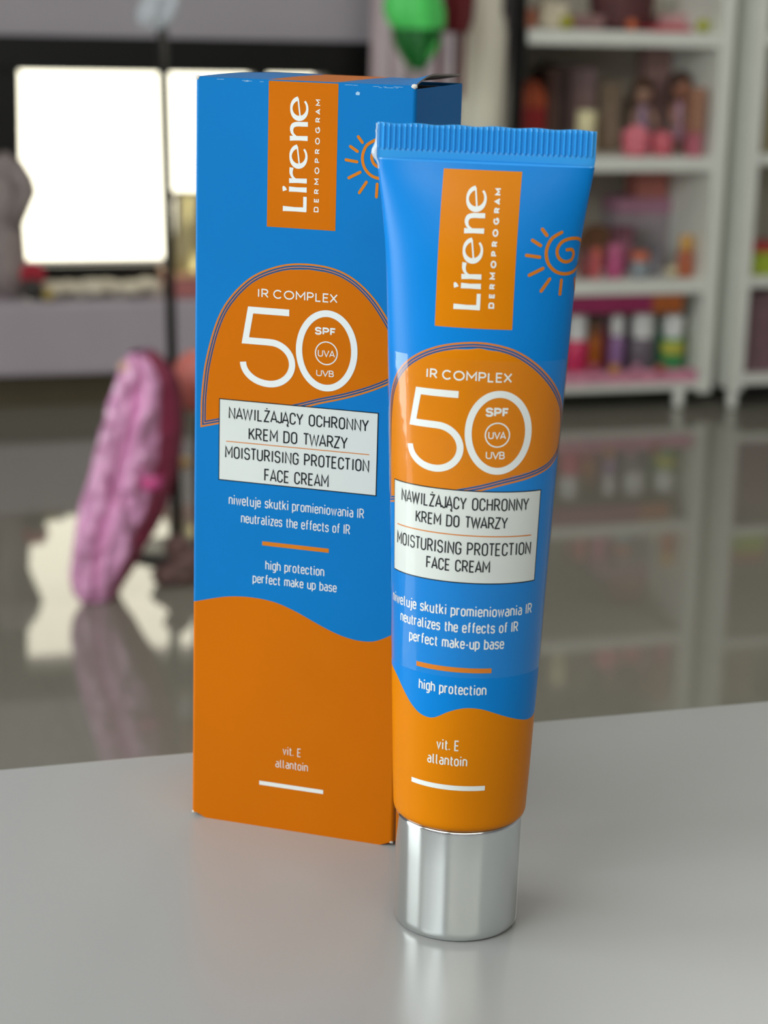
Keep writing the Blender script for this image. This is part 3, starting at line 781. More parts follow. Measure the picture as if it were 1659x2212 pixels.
for ss in (vL0 + .014, vR - .05):
    for tt in (4.96, 5.30):
        m_ = MB(); m_.lathe(ss, tt, FLOOR, [(.013, 0), (.015, .01), (.015, zbot - .02 - FLOOR)], n=16); m_.build('leg', M_white, s2)


def edge_box(label, y0, y1, rgb, zi, face=None, lid=None, dx=0):
    s0 = vL1 + .012 + dx; _, zt = at(1650, y0, 4.98); zb = zz[zi] + .0156
    o = thing('gift_box', label, 'box', rm(s0 + .06, 5.04, zb))
    zl = zt if lid is None else zb + (zt - zb) * .75
    m_ = MB(); m_.box(s0, s0 + .12, 4.98, 5.1, zb, zl, bev=.003); m_.build('box_body', mat('card_%d_%d_%d' % rgb, rgb, .5, k=KB), o)
    m_ = MB(); m_.box(s0 - .002, s0 + .122, 4.978, 5.102, zl, zt if lid else zl + .006, bev=.002); m_.build('lid', mat('card_%d_%d_%d' % (lid or face), (lid or face), .5, k=KB), o)


edge_box('lime box with red lid at the right picture edge', 528, 606, (150, 168, 50), 1, lid=(170, 60, 60))
edge_box('mauve-brown box at the lower right picture edge', 640, 815, (112, 86, 92), 0, face=(150, 120, 124))
edge_box('olive box at the upper right picture edge', 200, 340, (136, 130, 100), 2, face=(150, 140, 110))

# ------------------------------------------------------------------ added ceiling fill lamps (fittings of the lights above)
for i, (s_, t_) in enumerate(((0.3, 2.6), (2.0, 3.0), (2.4, -0.6), (0.2, -0.8))):
    lab = ['added white ceiling fill lamp nearest the bright window', 'added white ceiling fill lamp above the shelves', 'added white ceiling fill lamp right of the counter', 'added white ceiling fill lamp above the counter'][i]
    cl = thing('added_ceiling_lamp', lab, 'lamp', rm(s_, t_, ROOM_T), 'added ceiling lamps')
    m_ = MB(); m_.box(s_ - .17, s_ + .17, t_ - .58, t_ + .58, ROOM_T - .05, ROOM_T, bev=.004); m_.build('housing', M_white, cl)

# ------------------------------------------------------------------ printing: strokes, glyphs, fills
def fillet(pts, closed=False, seg=7):
    """points (x, y[, r]) -> polyline with rounded corners"""
    n = len(pts); out = []
    for i, p in enumerate(pts):
        x, y = p[0], p[1]; r = p[2] if len(p) > 2 else 0
        if (not closed and i in (0, n - 1)) or r <= 0:
            out.append((x, y)); continue
        a = np.array(pts[(i - 1) % n][:2], float); c = np.array(pts[(i + 1) % n][:2], float); b = np.array((x, y), float)
        d1 = a - b; d2 = c - b; l1, l2 = np.hypot(*d1), np.hypot(*d2); d1 /= l1; d2 /= l2
        rr = min(r, l1 * .5 if (len(pts[(i - 1) % n]) > 2) else l1, l2 * .5 if len(pts[(i + 1) % n]) > 2 else l2)
        p0, p2 = b + d1 * rr, b + d2 * rr
        for k in range(seg + 1):
            th = math.pi / 2 * k / seg
            q = p0 + d2 * (rr * (1 - math.cos(th))) - d1 * (rr * math.sin(th)) if abs(d1 @ d2) < .2 else p0 * (1 - k / seg) ** 2 + 2 * b * (k / seg) * (1 - k / seg) + p2 * (k / seg) ** 2
            out.append((q[0], q[1]))
    res = [out[0]]
    for q in out[1:]:
        if math.hypot(q[0] - res[-1][0], q[1] - res[-1][1]) > 1e-4: res.append(q)
    if closed and math.hypot(res[0][0] - res[-1][0], res[0][1] - res[-1][1]) < 1e-4: res.pop()
    return res


R2 = .22
GL = {  # glyph: (width, [strokes]); a stroke that starts with 'c' is closed; height of capitals is 1
    'A': (.60, [[(0, 0), (.30, 1), (.60, 0)], [(.09, .28), (.51, .28)]]),
    'B': (.50, [[(0, .52), (0, 1), (.45, 1, .24), (.45, .52, .24), (0, .52)], [(0, .52), (.5, .52, .26), (.5, 0, .26), (0, 0), (0, .52)]]),
    'C': (.48, [[(.48, .72), (.48, 1, .24), (0, 1, .24), (0, 0, .24), (.48, 0, .24), (.48, .28)]]),
    'D': (.50, ['c', [(0, 0), (0, 1), (.5, 1, .28), (.5, 0, .28)]]),
    'E': (.42, [[(.42, 1), (0, 1), (0, 0), (.42, 0)], [(0, .51), (.37, .51)]]),
    'F': (.42, [[(.42, 1), (0, 1), (0, 0)], [(0, .5), (.37, .5)]]),
    'G': (.50, [[(.49, .74), (.49, 1, .24), (0, 1, .24), (0, 0, .24), (.49, 0, .24), (.49, .46), (.27, .46)]]),
    'H': (.50, [[(0, 0), (0, 1)], [(.5, 0), (.5, 1)], [(0, .51), (.5, .51)]]),
    'I': (.0, [[(0, 0), (0, 1)]]),
    'J': (.34, [[(.34, 1), (.34, 0, .2), (0, 0, .2), (0, .18)]]),
    'K': (.52, [[(0, 0), (0, 1)], [(.48, 1), (0, .36)], [(.16, .57), (.52, 0)]]),
    'L': (.40, [[(0, 1), (0, 0), (.40, 0)]]),
    'M': (.66, [[(0, 0), (0, 1), (.33, .34), (.66, 1), (.66, 0)]]),
    'N': (.54, [[(0, 0), (0, 1), (.54, 0), (.54, 1)]]),
    'O': (.50, ['c', [(0, 0, .25), (0, 1, .25), (.5, 1, .25), (.5, 0, .25)]]),
    'P': (.48, [[(0, 0), (0, 1), (.48, 1, .27), (.48, .45, .27), (0, .45)]]),
    'R': (.50, [[(0, 0), (0, 1), (.48, 1, .27), (.48, .46, .27), (0, .46)], [(.24, .46), (.51, 0)]]),
    'S': (.48, [[(.46, .78), (.46, 1, .22), (0, 1, .22), (0, .52, .22), (.48, .52, .22), (.48, 0, .22), (0, 0, .22), (0, .22)]]),
    'T': (.50, [[(0, 1), (.5, 1)], [(.25, 1), (.25, 0)]]),
    'U': (.50, [[(0, 1), (0, 0, .25), (.5, 0, .25), (.5, 1)]]),
    'V': (.58, [[(0, 1), (.29, 0), (.58, 1)]]),
    'W': (.86, [[(0, 1), (.21, 0), (.43, .92), (.65, 0), (.86, 1)]]),
    'X': (.54, [[(0, 1), (.54, 0)], [(0, 0), (.54, 1)]]),
    'Y': (.56, [[(0, 1), (.28, .44), (.56, 1)], [(.28, .46), (.28, 0)]]),
    'Z': (.48, [[(0, 1), (.48, 1), (0, 0), (.48, 0)]]),
    'a': (.40, [[(.04, .72), (.40, .72, .2), (.40, 0)], [(.40, .43), (0, .43, .19), (0, 0, .19), (.40, 0, .12), (.40, .2)]]),
    'b': (.42, [[(0, 1), (0, 0)], 'c', [(0, 0), (0, .72), (.42, .72, .21), (.42, 0, .21)]]),
    'c': (.40, [[(.40, .53), (.40, .72, .2), (0, .72, .2), (0, 0, .2), (.40, 0, .2), (.40, .19)]]),
    'e': (.41, [[(0, .37), (.41, .37), (.41, .72, .2), (0, .72, .2), (0, 0, .2), (.40, 0, .2), (.40, .15)]]),
    'f': (.30, [[(.31, 1), (.12, 1, .13), (.12, 0)], [(0, .68), (.29, .68)]]),
    'g': (.42, ['c', [(0, 0, .21), (0, .72, .21), (.42, .72), (.42, 0)], [(.42, .1), (.42, -.26, .2), (.05, -.26)]]),
    'h': (.42, [[(0, 0), (0, 1)], [(0, .72), (.42, .72, .21), (.42, 0)]]),
    'i': (.0, [[(0, 0), (0, .72)], [(0, .92), (0, 1.04)]]),
    'j': (.10, [[(.10, .72), (.10, -.26, .12), (-.06, -.26)], [(.10, .92), (.10, 1.04)]]),
    'k': (.42, [[(0, 0), (0, 1)], [(.38, .72), (0, .26)], [(.13, .42), (.42, 0)]]),
    'l': (.14, [[(0, 1), (0, 0, .13), (.14, 0)]]),
    'm': (.70, [[(0, 0), (0, .72)], [(0, .72), (.35, .72, .18), (.35, 0)], [(.32, .72), (.70, .72, .2), (.70, 0)]]),
    'n': (.42, [[(0, 0), (0, .72)], [(0, .72), (.42, .72, .21), (.42, 0)]]),
    'o': (.42, ['c', [(0, 0, .21), (0, .72, .21), (.42, .72, .21), (.42, 0, .21)]]),
    'p': (.42, [[(0, .72), (0, -.26)], 'c', [(0, 0), (0, .72), (.42, .72, .21), (.42, 0, .21)]]),
    'r': (.28, [[(0, 0), (0, .72), (.28, .72)]]),
    's': (.38, [[(.37, .58), (.37, .72, .16), (0, .72, .16), (0, .38, .16), (.38, .38, .16), (.38, 0, .16), (0, 0, .16), (0, .14)]]),
    't': (.28, [[(.10, .94), (.10, 0, .13), (.28, 0)], [(0, .70), (.28, .70)]]),
    'u': (.42, [[(0, .72), (0, 0, .21), (.42, 0), (.42, .72)]]),
    'v': (.42, [[(0, .72), (.21, 0), (.42, .72)]]),
    'w': (.64, [[(0, .72), (.16, 0), (.32, .66), (.48, 0), (.64, .72)]]),
    'z': (.36, [[(0, .72), (.36, .72), (0, 0), (.36, 0)]]),
    '.': (.0, [[(0, 0), (0, .10)]]),
    '-': (.22, [[(0, .36), (.22, .36)]]),
}
GL['\u017b'] = (GL['Z'][0], GL['Z'][1] + [[(.24, 1.15), (.24, 1.27)]])
GL['\u0104'] = (GL['A'][0], GL['A'][1] + [[(.56, -.02), (.48, -.16), (.52, -.24), (.64, -.23)]])
WIDE = {'C': 1.75, 'O': 1.95, 'G': 1.8, 'M': 1.35, 'P': 1.25, 'R': 1.25, 'X': 1.3, 'E': 1.25, 'L': 1.2, 'D': 1.5, 'A': 1.35, 'U': 1.4, 'V': 1.4, 'S': 1.25, 'B': 1.25, 'F': 1.2}


def arc(cx, cy, rx, ry, a0, a1, n=24):
    return [(cx + rx * math.cos(math.radians(a0 + (a1 - a0) * i / n)), cy + ry * math.sin(math.radians(a0 + (a1 - a0) * i / n))) for i in range(n + 1)]


def glyph(ch, wide):
    """-> width, list of (closed, polyline) in cap-height units"""
    if wide and ch in 'OCG':
        wd = GL[ch][0] * WIDE[ch]
        if ch == 'O': return wd, [(True, arc(wd / 2, .5, wd / 2, .5, 90, 450, 40)[:-1])]
        st = [(False, arc(wd * .52, .5, wd * .52, .5, 42, 318 if ch == 'C' else 350, 36))]
        if ch == 'G': st.append((False, [(wd * 1.03, .42), (wd * .58, .42)]))
        return wd, st
    wd, strokes = GL[ch]; kx = WIDE.get(ch, 1.2) if wide else 1.0
    out = []; closed = False
    for s in strokes:
        if s == 'c': closed = True; continue
        s2 = [(p[0] * kx, p[1]) + ((min(p[2] * kx, .27),) if len(p) > 2 else ()) for p in s]
        out.append((closed, fillet(s2, closed))); closed = False
    return wd * kx, out


class Print:
    """printed shapes laid on a surface: M maps (u, v, lift) in millimetres to space"""

    def __init__(self, mb_, M, step, smooth):
        self.mb, self.M, self.step, self.sm, self.n = mb_, M, step, smooth, 0

    def quads(self, L, Rr, mi, lift, closed=False):
        n = len(L)
        P = self.M(np.array(list(L) + list(Rr), float), lift)
        f = [[i, (i + 1) % n, n + (i + 1) % n, n + i] for i in range(n if closed else n - 1)]
        self.mb.add(P, f, mi, self.sm)

    def ribbon(self, pts, wd, mi, lift, closed=False, round_ends=False):
        self.n += 1; lift = lift + (self.n % 7) * .0015
        pts = [tuple(p) for p in pts]
        ws = list(wd) if isinstance(wd, (list, tuple)) else [wd] * len(pts)
        # subdivide long runs
        q, qw = [], []
        m = len(pts)
        for i in range(m if closed else m - 1):
            a, b = pts[i], pts[(i + 1) % m]; k = max(1, int(math.hypot(b[0] - a[0], b[1] - a[1]) / self.step))
            for j in range(k):
                f = j / k; q.append((a[0] + (b[0] - a[0]) * f, a[1] + (b[1] - a[1]) * f)); qw.append(ws[i] + (ws[(i + 1) % m] - ws[i]) * f)
        if not closed: q.append(pts[-1]); qw.append(ws[-1])
        q = np.array(q, float); n = len(q)
        if n < 2: return
        if round_ends and not closed:
            h = qw[0] / 2; d = q[0] - q[1]; d /= np.hypot(*d); d2 = q[-1] - q[-2]; d2 /= np.hypot(*d2)
            pre = [q[0] + d * h * math.sin(t) for t in (1.45, 1.1, .75, .35)]; pw = [2 * h * math.cos(t) for t in (1.45, 1.1, .75, .35)]
            post = [q[-1] + d2 * h * math.sin(t) for t in (.35, .75, 1.1, 1.45)]
            q = np.array(pre + list(q) + post); qw = pw + qw + pw[::-1]; n = len(q)
        L, Rr = [], []
        for i in range(n):
            if closed: a, c = q[(i - 1) % n], q[(i + 1) % n]
            else: a, c = q[max(i - 1, 0)], q[min(i + 1, n - 1)]
            d1 = q[i] - a; d2 = c - q[i]
            if np.hypot(*d1) < 1e-9: d1 = d2
            if np.hypot(*d2) < 1e-9: d2 = d1
            d1 = d1 / np.hypot(*d1); d2 = d2 / np.hypot(*d2)
            n1 = np.array((-d1[1], d1[0])); n2 = np.array((-d2[1], d2[0]))
            mm = n1 + n2; l = np.hypot(*mm)
            mm = n1 if l < 1e-6 else mm / l
            k = min(1 / max(mm @ n1, .2), 2.2)
            L.append(q[i] + mm * qw[i] / 2 * k); Rr.append(q[i] - mm * qw[i] / 2 * k)
        self.quads(L, Rr, mi, lift, closed)

    def text(self, s, x0, x1, yb, H, t, mi, lift, wide=False, gap=.25, space=.56, dirn=None):
        """one line, its ink from x0 to x1, base line yb, capital height H, stroke t"""
        items = []; x = 0; prev = None
        for ch in s:
            if ch == ' ':
                x += space; prev = None; continue
            wd, st = glyph(ch, wide)
            if prev is not None:
                g_ = gap
                if prev in 'AVWYTLJ\u0104' and ch in 'AVWYTJ\u0104': g_ *= .45
                elif prev in 'Iil' or ch in 'Iil': g_ *= 1.22
                elif prev in 'AVWYT\u0104KZ' or ch in 'AVWYT\u0104XZ': g_ *= .72
                x += g_
            elif items: x += gap * .5
            items.append((x, st)); x += wd; prev = ch
        kx = (x1 - x0 - t) / x; ky = H - t
        for ox, st in items:
            for closed, pl in st:
                P = [(x0 + t / 2 + (ox + px) * kx, yb + t / 2 + py * ky) for px, py in pl]
                if dirn: P = [dirn(*p) for p in P]
                self.ribbon(P, t, mi, lift, closed)

    def fill(self, poly, mi, lift, rows=60, cols=24):
        """fill of a shape whose every level line is one run"""
        poly = np.array(poly, float); y0, y1 = poly[:, 1].min(), poly[:, 1].max()
        vs = []
        lev = list(np.linspace(y0 + 1e-4, y1 - 1e-4, rows)); lev[:0] = []
        for y in lev:
            xs = []
            for i in range(len(poly)):
                a, b = poly[i], poly[(i + 1) % len(poly)]
                if (a[1] <= y) != (b[1] <= y): xs.append(a[0] + (b[0] - a[0]) * (y - a[1]) / (b[1] - a[1]))
            for k in range(cols + 1): vs.append((min(xs) + (max(xs) - min(xs)) * k / cols, y))
        P = self.M(np.array(vs), lift)
        c = cols + 1
        self.mb.add(P, [[j * c + i, j * c + i + 1, (j + 1) * c + i + 1, (j + 1) * c + i] for j in range(rows - 1) for i in range(cols)], mi, self.sm)

    def rect(self, x0, x1, y0, y1, mi, lift):
        cols = max(1, int((x1 - x0) / self.step)); rows = max(1, int((y1 - y0) / 2.0))
        vs = [(x0 + (x1 - x0) * i / cols, y0 + (y1 - y0) * j / rows) for j in range(rows + 1) for i in range(cols + 1)]
        P = self.M(np.array(vs), lift); c = cols + 1
        self.mb.add(P, [[j * c + i, j * c + i + 1, (j + 1) * c + i + 1, (j + 1) * c + i] for j in range(rows) for i in range(cols)], mi, self.sm)


def catmull(pts, per=8, closed=False):
    n = len(pts); out = []; P = np.array(pts, float)
    for i in range(n if closed else n - 1):
        g_ = (lambda k: P[k % n]) if closed else (lambda k: P[max(0, min(n - 1, k))])
        p0, p1, p2, p3 = g_(i - 1), g_(i), g_(i + 1), g_(i + 2)
        for k in range(per):
            f_ = k / per
            out.append(tuple(.5 * ((2 * p1) + (-p0 + p2) * f_ + (2 * p0 - 5 * p1 + 4 * p2 - p3) * f_ ** 2 + (-p0 + 3 * p1 - 3 * p2 + p3) * f_ ** 3)))
    if not closed: out.append(tuple(P[-1]))
    return out


def offset_closed(poly, d):
    P = np.array(poly, float); n = len(P); out = []
    area = sum(P[i][0] * P[(i + 1) % n][1] - P[(i + 1) % n][0] * P[i][1] for i in range(n))
    sg = 1 if area < 0 else -1
    for i in range(n):
        d1 = P[i] - P[i - 1]; d2 = P[(i + 1) % n] - P[i]; d1 /= np.hypot(*d1); d2 /= np.hypot(*d2)
        n1 = np.array((-d1[1], d1[0])) * sg; n2 = np.array((-d2[1], d2[0])) * sg; m = n1 + n2; m /= max(np.hypot(*m), 1e-6)
        out.append(tuple(P[i] + m * d * min(1 / max(m @ n1, .3), 2.0)))
    return out


# material slots used by both packages
BLUE, ORG, WHT, LAB, BLK, SLT, LINE = range(7)
LOGO = [  # (points, widths) in cap heights, reading direction x
    ([(.09, 0), (.085, .5), (.09, 1)], [.17, .15, .18]), ([(.03, .065), (.60, .065)], [.13, .13]),
    ([(.87, 0), (.865, .4), (.87, .75)], [.18, .155, .18]), ([(.80, .92), (.90, .96), (.97, 1.0)], [.17, .13, .06]),
    ([(1.22, 0), (1.215, .4), (1.20, .75)], [.17, .155, .17]), (catmull([(1.25, .42), (1.33, .58), (1.50, .67), (1.72, .655)], 5), None),
    (arc(2.17, .372, .385, .335, 8, 318, 30), 'e'), ([(1.84, .33), (2.56, .43)], [.055, .055]),
    ([(2.88, 0), (2.875, .4), (2.86, .75)], [.17, .155, .17]), (catmull([(2.92, .46), (3.03, .62), (3.20, .68), (3.36, .62), (3.42, .45), (3.425, .2), (3.43, 0)], 5), 'n'),
    (arc(4.03, .372, .385, .335, 8, 318, 30), 'e'), ([(3.70, .33), (4.42, .43)], [.055, .055])]


def logo(pr, ubase, v0, H, L, mi, lift):
    k = L / 4.42
    for pts, wd in LOGO:
        n = len(pts)
        if wd is None: ws = [.05 + .10 * i / (n - 1) for i in range(n)]
        elif wd == 'n': ws = [.06 + .10 * min(1, i / (n * .5)) for i in range(n)]
        elif wd == 'e':
            ws = []
            for i in range(n):
                a = math.radians(8 + 310 * i / (n - 1)); ws.append(.085 + .095 * abs(math.cos(a)) ** 1.5 if math.cos(a) < 0 else .085 + (.06 * math.cos(a) if math.sin(a) > 0 else -.02 * math.cos(a)))
        else: ws = wd
        pr.ribbon([(ubase - y * H, v0 + x * k) for x, y in pts], [w_ * H * 1.13 for w_ in ws], mi, lift)


def five_zero(pr, T, k, mi, lift):
    """big SPF numerals in carton millimetres, T maps them to the package"""
    wd = 1.33 * k
    five = [(20.36, 109.98), (12.15, 109.98), (11.1, 103.78), (16.0, 103.78)] + arc(16.3, 99.55, 4.85, 4.23, 88, -90, 26)[1:] + arc(16.3, 99.55, 5.65, 4.23, -90, -178, 14)[1:]
    pr.ribbon([T(*p) for p in five], wd, mi, lift)
    pr.ribbon([T(*p) for p in arc(28.36, 102.98, 5.8, 7.45, 0, 360, 64)[:-1]], wd, mi, lift, closed=True)


SUN_RAYS = [((11.21, 133.02), (12.08, 132.0)), ((9.63, 131.11), (11.1, 130.24)), ((8.76, 128.52), (11.06, 128.25)), ((9.44, 125.1), (11.78, 126.3)), ((11.71, 122.37), (13.14, 124.46)),
            ((15.31, 121.77), (15.4, 124.2)), ((19.4, 122.2), (18.7, 124.3)), ((22.6, 124.2), (21.0, 125.6)), ((24.2, 127.6), (22.2, 128.0)), ((23.6, 131.4), (21.8, 130.4))]
SUN_SPIRAL = [(14.69, 132.54), (12.95, 131.37), (12.19, 129.29), (12.67, 127.22), (14.18, 125.76), (16.3, 125.3), (18.6, 125.9), (20.1, 127.4), (20.2, 129.6), (18.9, 131.1), (16.84, 131.47), (14.95, 130.9), (14.14, 129.5), (14.56, 128.12), (15.81, 127.43), (17.1, 127.7), (17.54, 128.7), (17.0, 129.5), (16.02, 129.5)]


def sun(pr, T, mi, lift):
    for a, b in SUN_RAYS: pr.ribbon([T(*a), T(*b)], .58, mi, lift, round_ends=True)
    pr.ribbon([T(*p) for p in catmull(SUN_SPIRAL, 7)], .58, mi, lift, round_ends=True)


def package_materials(tag_, gloss):
    kw = dict(rough=gloss, var=.03, scale=40, spec=.18)
    return [mat(tag_ + '_blue', BLUE_C[tag_], bump=.12 if tag_ == 'carton' else 0, bscale=1400, bdist=.00006, **kw), mat(tag_ + '_orange', ORG_C[tag_], **{**kw, 'spec': .12}), mat(tag_ + '_white', (222, 226, 225), **kw),
            mat(tag_ + '_label', (208, 213, 210), **kw), mat(tag_ + '_black', (14, 18, 24), **kw), mat(tag_ + '_slate', (50, 62, 78), **kw), mat(tag_ + '_orange_line', (206, 118, 22), **kw)]


BLUE_C = {'carton': (0, 114, 186), 'tube': (0, 122, 204)}
ORG_C = {'carton': (196, 104, 0), 'tube': (207, 121, 0)}

# ------------------------------------------------------------------ the carton
YAW = -0.305295 - AN; CW, CD, CH = 45.26, 32.5, 155.0
EXC = V3((math.cos(YAW), math.sin(YAW), 0)); EYC = V3((-math.sin(YAW), math.cos(YAW), 0))
FLC = -CW * MM * EXC


def cpt(u, d, z):
    return FLC + EXC * (u * MM) + EYC * (d * MM) + V3((0, 0, z * MM))


M_cart = package_materials('carton', .42)
M_board = mat('raw_board', (214, 208, 200), .8); M_inner = mat('carton_inside', (120, 116, 112), .9)
carton = thing('carton', 'tall blue and orange face cream carton standing behind the tube', 'box', cpt(CW / 2, CD / 2, 0))
WAVE_C = catmull([(-3, 47.0), (-.15, 47.75), (3.5, 48.8), (7, 49.7), (10.7, 50.2), (14.8, 50.25), (18.9, 49.7), (22.98, 48.35), (27.05, 46.6), (30.1, 45.35), (33.1, 44.4), (36, 43.9), (39, 43.95), (41.1, 44.6), (43.5, 45.9), (46, 47.4), (50, 49)], 6)
WC = np.array(WAVE_C)


def wave_c(u): return float(np.interp(u, WC[:, 0], WC[:, 1]))


mb = MB()
RC = .7
outline = []
for i in range(81): outline.append((RC + (CW - 2 * RC) * i / 80, 0.0))
for cx, cy, a0 in ((CW - RC, RC, -90), (CW - RC, CD - RC, 0), (RC, CD - RC, 90), (RC, RC, 180)):
    for k in range(0 if a0 != -90 else 1, 6): outline.append((cx + RC * math.cos(math.radians(a0 + 18 * k)), cy + RC * math.sin(math.radians(a0 + 18 * k))))
outline = outline[:-1]
n = len(outline); ZB = .9


def cw_h(u, d):
    if d < .5: return wave_c(u)
    return wave_c(CW) + 2.5 * math.sin(d / CD * math.pi) if u > CW / 2 + 1e-6 and d < CD - .5 else wave_c(0) + (wave_c(CW) - wave_c(0)) * u / CW


vs = [cpt(u, d, ZB) for u, d in outline] + [cpt(u, d, cw_h(u, d)) for u, d in outline] + [cpt(u, d, CH - (0.0 if d < .6 else .5)) for u, d in outline]
mb.add(vs, [[i, (i + 1) % n, n + (i + 1) % n, n + i] for i in range(n)], ORG)
mb.add(vs, [[n + i, n + (i + 1) % n, 2 * n + (i + 1) % n, 2 * n + i] for i in range(n)], BLUE)
# bottom tuck: slightly narrower panel showing below the side walls
tk = [(1.2, ZB), (3.2, 0), (42.3, 0), (44.6, ZB)]
mb.add([cpt(u, .02, z) for u, z in tk] + [cpt(u, CD - .5, z) for u, z in tk], [[1, 2, 3, 0], [4, 7, 6, 5], [0, 4, 5, 1], [1, 5, 6, 2], [2, 6, 7, 3]], ORG)


def MC(uv, lift):
    return [FLC + EXC * (p[0] * MM) + V3((0, 0, p[1] * MM)) - EYC * (lift * MM) for p in uv]


pc = Print(mb, MC, 1e9, False)
pc.rect(15.35, 29.62, 126.75, 154.9, ORG, .02)
logo(pc, 23.55, 130.05, 4.9, 21.75, WHT, .05)
pc.text('DERMOPROGRAM', 130.15, 151.75, 0, 0.98, .20, WHT, .05, wide=True, gap=.95, dirn=lambda x, y: (26.08 - y, x))
ic = lambda u, v: (31.49 + (u - 8.76) / 1.03, v + 12.05)
sun(pc, ic, LINE, .03)
DOME_C = [(2.66, 86.6)] + catmull([(2.68, 90.2), (2.95, 93.67), (3.62, 98.63), (5.46, 105.6), (7.98, 110.7), (12.35, 115.3), (17.38, 117.8), (22.38, 118.8), (28.36, 118.5), (33.0, 116.8), (37.2, 113.3), (40.8, 108.3), (42.6, 104.5), (43.1, 102), (42.7, 99.9), (41.24, 98.53), (37.2, 96.6), (32.2, 94.8), (26.6, 93.2), (21.9, 91.7), (14, 89.6), (5.5, 87.35)], 6)
pc.fill(DOME_C, ORG, .02, rows=120, cols=1)


def rings(pr, dome, k):
    for d, wd, mi in ((.16, .15, SLT), (.40, .15, LINE), (.62, .13, SLT), (.98, .34, LINE)):
        pr.ribbon(offset_closed(dome, d * k), wd * k, mi, .03, closed=True)


rings(pc, DOME_C, 1.0)
five_zero(pc, lambda u, v: (u, v), 1.0, WHT, .05)
pc.text('IR COMPLEX', 13.7, 30.42, 112.62, 1.78, .25, WHT, .05, wide=True, gap=.30, space=.50)
pc.text('SPF', 25.85, 30.25, 106.1, 1.55, .34, WHT, .05, wide=True, gap=.3)
pc.ribbon(arc(28.32, 102.52, 2.28, 2.26, 0, 360, 44)[:-1], .22, WHT, .05, closed=True)
pc.text('UVA', 26.55, 30.15, 101.78, 1.36, .17, WHT, .05, wide=True, gap=.28)
pc.text('UVB', 26.3, 30.0, 97.84, 1.28, .17, WHT, .05, wide=True, gap=.24)
pc.rect(5.55, 39.55, 74.5, 91.5, BLK, .045); pc.rect(5.75, 39.35, 74.7, 91.3, LAB, .055)
pc.text('NAWIL\u017bAJ\u0104CY OCHRONNY', 7.68, 37.58, 87.45, 2.48, .30, BLK, .07)
pc.text('KREM DO TWARZY', 12.05, 33.25, 83.5, 2.52, .30, BLK, .07)
pc.ribbon([(7.16, 82.75), (37.82, 82.85)], .18, LINE, .07)
pc.text('MOISTURISING PROTECTION', 6.97, 37.9, 79.25, 2.55, .30, BLK, .07)
pc.text('FACE CREAM', 15.56, 29.42, 75.25, 2.6, .30, BLK, .07)
pc.text('niweluje skutki promieniowania IR', 7.88, 37.06, 69.6, 2.05, .20, WHT, .05, gap=.23)
pc.text('neutralizes the effects of IR', 10.62, 34.18, 66.0, 2.05, .20, WHT, .05, gap=.23)
pc.rect(15.32, 29.74, 61.7, 62.55, LINE, .04)
pc.text('high protection', 16.08, 28.88, 56.6, 2.0, .20, WHT, .05, gap=.23)
pc.text('perfect make up base', 13.33, 31.63, 53.55, 1.95, .20, WHT, .05, gap=.23)
pc.text('vit. E', 20.55, 24.6, 16.85, 1.85, .16, WHT, .05, gap=.22)
pc.text('allantoin', 18.99, 26.2, 13.85, 1.85, .16, WHT, .05, gap=.22)
pc.rect(15.4, 29.7, 9.4, 10.3, WHT, .05)
mb.build('carton_body', M_cart, carton)

# lid flap, hinged on the front edge and sprung up at its right end
NU, NV = 60, 22
top, bot, mi_ = [], [], []


def lid_h(u, d):
    x = u / CW; v = d / CD
    lift = (2.0 * math.sin(min(1.0, v * 2.5) * math.pi / 2) - 1.25 * max(0, v - .42)) * max(0, (x - .80) / .20) ** 1.6
    return .12 + lift + .25 * math.sin(math.pi * min(1, v)) * (1 - x) * .5


grid = []
for j in range(NV + 1):
    row = []
    v = j / NV; d = .05 + (CD - .6) * v
    # rounded far-left corner
    left = 0.25 + (3.6 * max(0, (v - .62) / .38) ** 2.0) + .5 * v
    for i in range(NU + 1):
        u = left + (CW - .35 - left) * i / NU
        row.append((u, d, CH + lid_h(u, d)))
    grid.append(row)
mb = MB(); c = NU + 1
P = [cpt(*p) for r in grid for p in r]; Pb = [cpt(p[0], p[1], p[2] - .34) for r in grid for p in r]
for j in range(NV):
    for i in range(NU):
        um = (grid[j][i][0] + grid[j][i + 1][0]) / 2
        mb.add([P[j * c + i], P[j * c + i + 1], P[(j + 1) * c + i + 1], P[(j + 1) * c + i]], [[0, 1, 2, 3]], ORG if 15.35 < um < 29.62 else BLUE)
        mb.add([Pb[j * c + i], Pb[j * c + i + 1], Pb[(j + 1) * c + i + 1], Pb[(j + 1) * c + i]], [[3, 2, 1, 0]], 7)
for ids in ([i for i in range(c)], [NV * c + i for i in range(c)][::-1], [j * c for j in range(NV + 1)][::-1], [j * c + NU for j in range(NV + 1)]):
    for a, b in zip(ids[:-1], ids[1:]):
        mb.add([Pb[a], Pb[b], P[b], P[a]], [[0, 1, 2, 3]], BLUE if ids[0] == 0 and ids[-1] == NU else 7)
mb.build('lid_flap', M_cart + [mat('board_edge', (150, 142, 134), .85)], carton)
# inner dust flap, seen in the gap under the lid
mb = MB(); mb.add([cpt(1, .8, CH - 1.2), cpt(CW - .8, .8, CH - 1.2), cpt(CW - .8, CD - .8, CH - 1.2), cpt(1, CD - .8, CH - 1.2), cpt(1, .8, CH - 1.5), cpt(CW - .8, .8, CH - 1.5), cpt(CW - .8, CD - .8, CH - 1.5), cpt(1, CD - .8, CH - 1.5)],
                  [[0, 1, 2, 3], [7, 6, 5, 4], [0, 4, 5, 1], [1, 5, 6, 2], [2, 6, 7, 3], [3, 7, 4, 0]]); mb.build('dust_flap', M_inner, carton)
